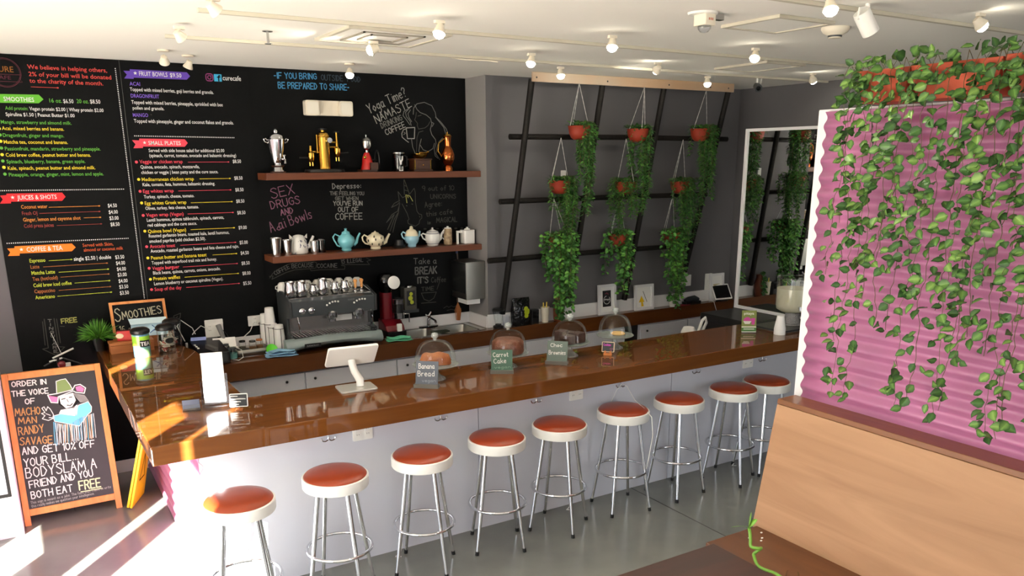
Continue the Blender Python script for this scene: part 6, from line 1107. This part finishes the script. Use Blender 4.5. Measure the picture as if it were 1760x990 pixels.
for a in (('gray spotlight at the left end of the rail over the stools', .95, 4.15, (.6, .2, -.5), 0), ('gray spotlight at the left end of the rear rail', .97, 5.1, (.5, .3, -.5), 0), ('spotlight on the rear rail left of the square return grille', 2.12, 5.1, (-.9, .2, -.3), 1),
          ('bright spotlight beside the square return grille', 2.13, 4.2, (-.35, -.2, -1), 1), ('bright spotlight on the rear rail before the trellis', 3.31, 5.12, (-.3, -.2, -.9), 1), ('bright spotlight on the middle rail left of the strobe', 3.28, 4.17, (-.25, -.25, -.9), 1),
          ('bright spotlight by the far blank ceiling panel', 4.48, 4.14, (-.45, -.3, -.8), 1), ('round gray spotlight on the rear rail over the trellis', 4.46, 5.1, (.3, .85, -.4), 1), ('bright spotlight just before the metal trellis strip', 3.98, 5.72, (-.1, -.25, -.9), 1),
          ('bright spotlight at the right end of the metal trellis strip', 5.58, 5.70, (-.2, -.3, -.9), 1), ('large bright spotlight left of the white cylinder lamp', 3.37, 2.68, (-.3, -.4, -.9), 1), ('bright spotlight over the ivy troughs', 4.45, 2.60, (.5, -.35, -.6), 1),
          ('white spotlight pointing at the mirror wall', 6.2, 5.05, (.6, .2, -.5), 1)): spot(*a)
for a in (('white spotlight close to the menu board above fruit bowls', 1.09, 6.35, (.1, .6, -.6), 0, False), ('white spotlight arm hanging before the menu board', 1.29, 6.57, (-.3, .4, -.9), 0, False), ('bright spotlight in front of the blue chalk lettering', 2.49, 6.50, (-.2, -.35, -.9), 1, False)): spot(*a)
t = thing('cylinder_lamp', 'white angled cylinder lamp hanging near the ivy planter', 'ceiling light', (3.80, 2.80, 0)); MB().tube([(0, 0, ZC-.001), (0, 0, 3.20)], .012, 8).build('stem', plas_w, t)
MB().lathe([(.04, -.06), (.042, -.05), (.042, .06), (.036, .06), (1e-6, .05)], 0, 0, 3.16, 24, axis=(.6, -.1, -.75)).build('housing', plas_w, t); MB().tube([(0, 0, 3.23), (-.06, 0, 3.22), (-.07, .0, 3.17), (-.02, .0, 3.17)], .006, 8).build('cable', plas_w, t)
def vent(label, x0, x1, y0, y1, grille):
    t = thing('ceiling_panel', label, 'ceiling panel', (0, 0, ZC), 'square ceiling panels'); q = MB()
    for b in ((x0, x1, y0, y0+.025), (x0, x1, y1-.025, y1), (x0, x0+.025, y0+.025, y1-.025), (x1-.025, x1, y0+.025, y1-.025)): q.box(b[0], b[1], b[2], b[3], -.018, -.001)
    q.build('frame', ceil_rail, t, smooth=0); MB().box(x0+.025, x1-.025, y0+.025, y1-.025, -.012, -.001).build('panel', ceil_m, t, smooth=0)
    if grille:
        cx, cy = (x0+x1)/2, (y0+y1)/2; q = MB()
        for s in (.2, .12): q.box(cx-s, cx+s, cy-s, cy-s+.012, -.02, -.012).box(cx-s, cx+s, cy+s-.012, cy+s, -.02, -.012).box(cx-s, cx-s+.012, cy-s, cy+s, -.02, -.012).box(cx+s-.012, cx+s, cy-s, cy+s, -.02, -.012)
        q.build('louver', mat('louver_gray', (150, 144, 132), .6), t, smooth=0)
vent('square return grille in the ceiling above the register', 1.81, 2.47, 4.70, 5.31, True); vent('blank square ceiling panel beside the strobe', 3.655, 4.11, 3.225, 3.65, False); vent('blank square ceiling panel before the mirror wall', 5.247, 5.70, 4.72, 5.29, False)
t = T('alarm_strobe', 'white fire alarm strobe on the ceiling', 'alarm', 3.29, 3.40, ZC); MB().lathe([(.075, -.012), (.08, -.001)], -.02, 0, 0, 28).build('mount', plas_w, t); MB().rbox(-.045, .035, -.045, .045, -.065, -.012, .01).build('housing', plas_cream, t, smooth=40)
q = MB(); q.lathe([(1e-6, -.10), (.022, -.095), (.034, -.08), (.036, -.066)], -.005, 0, 0, 24).build('lens', acryl, t); q = MB(); q.flat([[(-.02+.012*i, -.042), (-.012+.012*i, -.042), (-.012+.012*i, -.03), (-.02+.012*i, -.03)] for i in range(3)], lambda x, z: (x, -.0455, z)); q.build('red_marks', ink((196, 120, 96)), t, smooth=0); MB().rbox(.05, .12, -.02, .02, -.03, -.001, .008).build('side_bracket', steel, t, smooth=30)
t = T('smoke_detector', 'cream smoke detector near the ivy planter', 'smoke detector', 4.30, 3.37, ZC); MB().lathe([(.03, -.062), (.036, -.06), (.04, -.045), (.07, -.03), (.08, -.012), (.08, -.001)], seg=32).build('cover', plas_cream, t); MB().lathe([(.0385, -.056), (.0405, -.046)], seg=32).build('vent_band', dgray, t)
t = T('sprinkler_head', 'small ceiling sprinkler left of the return grille', 'sprinkler', 1.475, 5.15, ZC); MB().lathe([(.03, -.006), (.03, -.001)], seg=20).build('escutcheon', steel, t); MB().tube([(0, 0, 0), (0, 0, -.07)], .008, 8).lathe([(.022, -.074), (.022, -.07)], seg=16).build('deflector', steel, t)
t = T('security_camera', 'small dark security camera below the ceiling by the mirror wall', 'camera', 6.20, 5.68, ZC); MB().tube([(0, 0, 0), (0, 0, -.05), (-.02, -.02, -.08)], .01, 8).tube([(.06, 0, 0), (.05, 0, -.05), (.01, -.01, -.09)], .006, 6).build('bracket', plas_w, t)
MB().lathe([(.034, -.05), (.036, .03), (.03, .034), (1e-6, .03)], -.02, -.03, -.095, 20, axis=(-.55, -.75, -.3)).build('housing', dgray, t); MB().lathe([(.022, .0335), (.018, .037), (1e-6, .038)], -.02, -.03, -.095, 16, axis=(-.55, -.75, -.3)).build('lens', blk_gl, t)
o = MB().tube([(2.95, 5.7, ZC-.003), (3.08, 5.68, ZC-.02), (3.22, 5.62, ZC-.022), (3.32, 5.6, ZC-.03)], .006, 6).build('loose_wire', plas_cream, None, smooth=60); tag(o, 'short cream wire hanging on the ceiling left of the trellis', 'wire')

# ------------------------------------------------------------------ trellis and hanging planters
t = thing('trellis', 'dark leaning lattice of poles in front of the gray wall', 'trellis', (0, 0, 0))
YB, YT, ZB, ZT_ = 6.70, 6.33, 1.055, 3.19
yz = lambda z: YB+(YT-YB)*(z-ZB)/(ZT_-ZB)
for xb, xt in ((4.0, 4.10), (4.785, 4.88), (5.52, 5.63), (6.30, 6.50)):
    MB().tube([(xb, yz(1.06)-.0, 1.06), ((xb+xt)/2+.004, yz(2.1), 2.1), (xt, yz(3.19), 3.19)], [.031, .028, .029], 10).build('upright_pole', black_wood, t, smooth=60)
MB().tube([(6.305+.0, yz(1.14)-.004, 1.14), (6.325, yz(1.30)-.004, 1.30)], .033, 10, cap=False).build('white_tape', paper, t, smooth=60)
for z, x0, x1 in ((2.71, 3.955, 6.66), (2.138, 3.905, 6.50), (1.59, 3.83, 6.33)):
    MB().tube([(x0, yz(z)+.056, z-.004), ((x0+x1)/2, yz(z)+.056, z+.004), (x1, yz(z)+.056, z)], .026, 10).build('cross_pole', black_wood, t, smooth=60)
MB().box(4.08, 6.53, 6.285, 6.305, 3.165, ZC-.002).build('top_strip', galv, t, smooth=0); q = MB()
for x in (4.12, 4.90, 5.65, 6.2, 6.45): q.at(x, 6.284, 3.2, rx=90).lathe([(.008, 0), (.006, .003), (1e-6, .004)], seg=10)
q.build('screw', dgray, t)
GREENS = [(.03, .11, .024), (.045, .16, .03), (.065, .21, .038), (.026, .085, .022), (.10, .26, .045)]
def lf(q, p, d, n, L_, w, c, fold=.25, mid=None):
    d = d.normalized(); s = d.cross(n)
    s = s.normalized() if s.length > 1e-4 else Vector((1, 0, 0)); u = s.cross(d); md = mid or c
    P = [p, p+d*L_*.22+s*w*.42+u*w*fold, p+d*L_*.22, p+d*L_*.22-s*w*.42+u*w*fold, p+d*L_*.5+s*w*.5+u*w*fold, p+d*L_*.5-u*.0, p+d*L_*.5-s*w*.5+u*w*fold, p+d*L_*.8+s*w*.26+u*w*fold*.5, p+d*L_*.8, p+d*L_*.8-s*w*.26+u*w*fold*.5, p+d*L_-u*L_*.08]
    q.add(P, [(0, 2, 1), (0, 3, 2), (1, 2, 5, 4), (2, 3, 6, 5), (4, 5, 8, 7), (5, 6, 9, 8), (7, 8, 10), (8, 9, 10)], [c, c, md, c, c, md, c, c, md, c, c])
def hanging(label, x, y, ztop, hook, chains, side, length, seed, wide=.0, dens=1.0, kind=0, fern=True, nst=None):
    """terracotta bowl on chains with trailing greenery; ztop is the rim height"""
    t = thing('hanging_planter', label, 'plant', (x, y, ztop), 'hanging planters on the trellis'); rr = random.Random(seed); r0 = .105
    MB().lathe([(.05, -.118), (.075, -.10), (.095, -.06), (r0, 0), (r0+.004, .004), (r0-.006, .004), (.09, -.02), (1e-6, -.025)], seg=32).build('bowl', pot_m, t, smooth=50)
    hx, hy, hz = hook[0]-x, hook[1]-y, hook[2]-ztop
    for a in chains:
        px, py = r0*math.cos(R(a)), r0*math.sin(R(a)); n = max(6, int((hz)/.022)); q = MB()
        for i in range(n):
            a0, a1 = i/n, (i+.98)/n; q.tube([(px+(hx-px)*a0, py+(hy-py)*a0, hz*a0), (px+(hx-px)*a1, py+(hy-py)*a1, hz*a1)], [.0035, .0022] if i % 2 else [.0022, .0035], 5)
        q.build('chain', chain_m, t, smooth=60)
    q = MB(); q.usec = True; st = MB()
    nst = nst or int(15*dens)
    for i in range(nst):
        a = side+rr.gauss(0, 1.1 if kind else .95); rad = rr.uniform(.06, r0+.05+wide*rr.random()); x0, y0 = rad*math.cos(a), rad*math.sin(a)*.8
        Ln = length*rr.uniform(.45, 1.0)*(1.0 if abs(a-side) < .8 else .6); P = [Vector((x0*.3, y0*.3, -.01)), Vector((x0*.8, y0*.8, .045)), Vector((x0, y0, .0))]; zc = 0; dx, dy = x0, y0
        while zc < Ln: zc += .05; dx += rr.gauss(0, .006)-dx*.012; dy += rr.gauss(0, .005)-dy*.01; P.append(Vector((dx, min(dy, .14), -zc)))
        st.tube(P, .0018, 4, cap=False)
        for p, p2 in zip(P[1:], P[2:]):
            for k in range(8 if fern else 4):
                pp = p.lerp(p2, rr.random()); aa = rr.uniform(0, 6.283); c = rr.choice(GREENS)
                if kind: c = (c[0]*1.15, c[1]*1.1, c[2]); 
                dr = Vector((math.cos(aa), math.sin(aa)*.9, rr.uniform(-.9, .2)))
                if fern: lf(q, pp, dr, Vector((rr.gauss(0, .5), rr.gauss(0, .5), 1)), rr.uniform(.03, .055), rr.uniform(.011, .018), c, .1)
                else: lf(q, pp+dr*.012, dr, Vector((rr.gauss(0, .5), -.8+rr.gauss(0, .4), .8)), rr.uniform(.034, .055), rr.uniform(.03, .044), c, .15, tuple(min(1, k_*1.7) for k_ in c))
    for i in range(int(150*dens)):
        a = rr.uniform(0, 6.283); r_ = rr.uniform(.0, r0); c = rr.choice(GREENS); lf(q, Vector((r_*math.cos(a), r_*math.sin(a), rr.uniform(-.01, .03))) if i % 5 else Vector(((r0+.012)*math.cos(side+(a-3.1)*.35), (r0+.012)*math.sin(side+(a-3.1)*.35), -rr.random()*.11)), Vector((math.cos(a), math.sin(a), rr.uniform(-.5, .9))), Vector((0, 0, 1)), rr.uniform(.03, .06), rr.uniform(.012, .03), c, .15)
    st.build('trailing_stems', stem_m, t, smooth=0); q.build('foliage', leaf_m, t, smooth=0)
D_ = math.pi/180
hanging('orange pot with feathery fern, top row left', 4.60, 6.30, 2.80, (4.575, 6.28, 3.17), (180, 0, 90), -30*D_, .80, 1, .03, 1.1, nst=20)
hanging('orange pot with one thick fern tail, top row middle', 5.31, 6.32, 2.785, (5.34, 6.28, 3.17), (180, 250, 10), -8*D_, .82, 2, .05, 1.2, nst=17)
hanging('orange pot with broad fern curtain, top row right', 6.15, 6.34, 2.80, (6.15, 6.29, 3.17), (185, 10, 90), -25*D_, .72, 3, .09, 1.3, nst=24)
hanging('orange pot half covered by fern, middle row left', 4.47, 6.42, 2.315, (4.48, 6.42, 2.70), (185, 5, 100), -15*D_, .62, 4, .08, 1.3, 1, nst=24)
hanging('orange pot showing on the right, middle row center', 5.26, 6.42, 2.29, (5.25, 6.42, 2.70), (180, 280, 0), 200*D_, .55, 5, .04, 1.1, 1, nst=18)
hanging('orange pot under fern curtain, middle row right', 6.02, 6.46, 2.28, (6.02, 6.45, 2.70), (20, 190, 100), -50*D_, .62, 6, .10, 1.4, nst=26)
hanging('big leafy ivy planter, bottom row left', 4.52, 6.50, 1.79, (4.46, 6.50, 2.15), (180, 300, 40), -75*D_, .72, 7, .10, 1.8, 1, False, 34)
hanging('bushy ivy planter above the dark framed print, bottom row', 5.25, 6.50, 1.78, (5.25, 6.50, 2.15), (10, 190, 100), -80*D_, .62, 8, .03, 1.2, 1, False, 15)
hanging('narrow ivy planter above the yellow arrow frame, bottom row', 5.98, 6.52, 1.76, (5.98, 6.52, 2.15), (30, 190, 100), -65*D_, .80, 9, .04, 1.3, 1, False, 18)
t = T('clay_vase', 'tall brown clay vase on the ledge under the big ivy', 'vase', 4.655, 6.685, K); MB().lathe([(.042, 0), (.05, .02), (.055, .12), (.045, .18), (.035, .22), (.04, .25), (.036, .25), (1e-6, .2)], seg=28).build('body', mat('brown_clay', (122, 62, 40), .4), t)
q = MB(); q.usec = True; rr = random.Random(21); st = MB()
for i in range(5):
    a = rr.uniform(-2.6, -.6); P = [Vector((0, 0, .22)), Vector((.03*math.cos(a), .03*math.sin(a), .27)), Vector((.055*math.cos(a), .055*math.sin(a), .22))]; z = .22
    while z > .05: z -= .035; P.append(P[-1]+Vector((rr.gauss(0, .006), rr.gauss(0, .003), -.035)))
    st.tube(P, .002, 4, cap=False)
    for p in P[1:]:
        for k in range(2): lf(q, p, Vector((rr.gauss(0, 1), -.5, rr.gauss(-.4, .5))), Vector((0, -1, .6)), .045, .035, rr.choice(GREENS), .15)
st.build('trailing_stems', stem_m, t, smooth=0); q.build('foliage', leaf_m, t, smooth=0)
t = T('small_ivy_pot', 'small white pot of ivy at the foot of the last pole', 'plant', 6.19, 6.68, K); MB().lathe([(.03, 0), (.045, .075), (.047, .08), (.04, .08), (1e-6, .07)], seg=24).build('pot', china, t)
q = MB(); q.usec = True
for i in range(46):
    a = rr.uniform(0, 6.283); p = Vector((.05*math.cos(a)*rr.random(), .03*math.sin(a)*rr.random(), rr.uniform(.05, .13))); lf(q, p, Vector((math.cos(a), math.sin(a)*.6-.3, rr.uniform(-.7, .5))), Vector((0, -.6, .8)), .045, .036, rr.choice(GREENS), .15)
q.build('foliage', leaf_m, t, smooth=0)

# ------------------------------------------------------------------ ivy troughs on the pink screen
VARI = [((.02, .065, .014), (.12, .25, .05)), ((.028, .09, .018), (.17, .32, .07)), ((.013, .045, .012), (.06, .15, .035)), ((.045, .13, .022), (.23, .38, .09)), ((.018, .06, .014), (.08, .19, .045))]
def trough(label, y1, y0, z0, vines, seed):
    """clay window box from y1 down to y0; vines: (y, bottom height)"""
    t = thing('trough_planter', label, 'planter', (3.58, y0, z0), 'clay troughs along the screen top'); Ln = y1-y0; rr = random.Random(seed)
    q = MB(); e = .03
    o8 = [(0+.02, e), (.20, e), (.20, Ln-e), (.02, Ln-e)]; tp = [(-.005, 0), (.225, 0), (.225, Ln), (-.005, Ln)]; ti = [(.01, .015), (.21, .015), (.21, Ln-.015), (.01, Ln-.015)]
    vs = [(x, y, .002) for x, y in o8]+[(x, y, .15) for x, y in tp]+[(x, y, .15) for x, y in ti]+[(x, y, .11) for x, y in ti]
    fs = [(3, 2, 1, 0)]+[(b+i, b+(i+1) % 4, b+4+(i+1) % 4, b+4+i) for b in (0, 4, 8) for i in range(4)]+[(12, 13, 14, 15)]
    q.add(vs, fs).build('trough', terra, t, smooth=0, bevel=.004)
    def ivy(q, p, big=1.0, up=False):
        c, m = rr.choice(VARI); a = rr.uniform(-1.2, 1.2)
        d = Vector((-rr.uniform(.1, .9), math.sin(a)*1.1, rr.uniform(-1.0, .15) if not up else rr.uniform(-.3, 1.0))); n = Vector((-1, rr.gauss(0, .6), .5+rr.gauss(0, .5)))
        L_ = rr.uniform(.042, .062)*big; lf(q, p, d, n, L_, L_*rr.uniform(.68, .85), c, .14, m)
    for (y, zb) in vines:
        yy = y-y0; st = MB(); q = MB(); q.usec = True; z = .15; P = [Vector((.06, yy, .13)), Vector((.0, yy, .19)), Vector((-.035, yy+rr.gauss(0, .01), .13))]
        dx, dy = -.035, P[-1].y; z = .13
        while z > zb-z0: z -= .033; dx += rr.gauss(0, .006)+(.0-dx-.02)*.05; dy += rr.gauss(0, .005)+(yy-dy)*.1; P.append(Vector((min(dx, .02), dy, z)))
        st.tube(P, .0016, 4, cap=False)
        for i, p in enumerate(P[1:]):
            dens = 1
            for k in range(dens+(1 if rr.random() < .45 else 0)):
                if rr.random() < (.8 if p.z > -.55 else .62):
                    pp = p+Vector((-.006+rr.gauss(0, .012), rr.gauss(0, .022), rr.gauss(0, .008))); ivy(q, pp)
        v = q.build('vine', leaf_m, t, smooth=0); st.build('vine_stem', stem_m, v, smooth=0)
    q = MB(); q.usec = True
    for i in range(int(Ln*125)):
        p = Vector((rr.uniform(-.03, .10), rr.uniform(-.02, Ln+.03), rr.uniform(.10, .20) if rr.random() < .6 else rr.uniform(.0, .13)))
        if p.z < .12: p.x = rr.uniform(-.05, -.015)
        ivy(q, p, rr.uniform(.85, 1.1), p.z > .14)
    q.build('top_foliage', leaf_m, t, smooth=0)
trough('clay trough of variegated ivy at the left end of the screen', 2.66, 2.385, 2.755, [(2.70, 1.95), (2.66, 2.2), (2.62, 1.62), (2.575, 1.36), (2.54, 1.33), (2.49, 1.85), (2.45, 2.0), (2.41, 1.76)], 31)
trough('clay trough of variegated ivy in the middle of the screen', 2.38, 1.97, 2.756, [(2.36, 1.70), (2.31, 2.05), (2.26, 1.36), (2.22, 1.9), (2.17, 1.38), (2.12, 1.85), (2.065, 1.34), (2.02, 1.40), (1.98, 1.66)], 32)
trough('clay trough of variegated ivy cut off by the right edge', 1.965, 1.50, 2.762, [(1.955, 1.74), (1.90, 2.0), (1.86, 1.7), (1.82, 1.36), (1.775, 1.34), (1.735, 1.38), (1.69, 1.66), (1.62, 1.4), (1.55, 1.6)], 33)
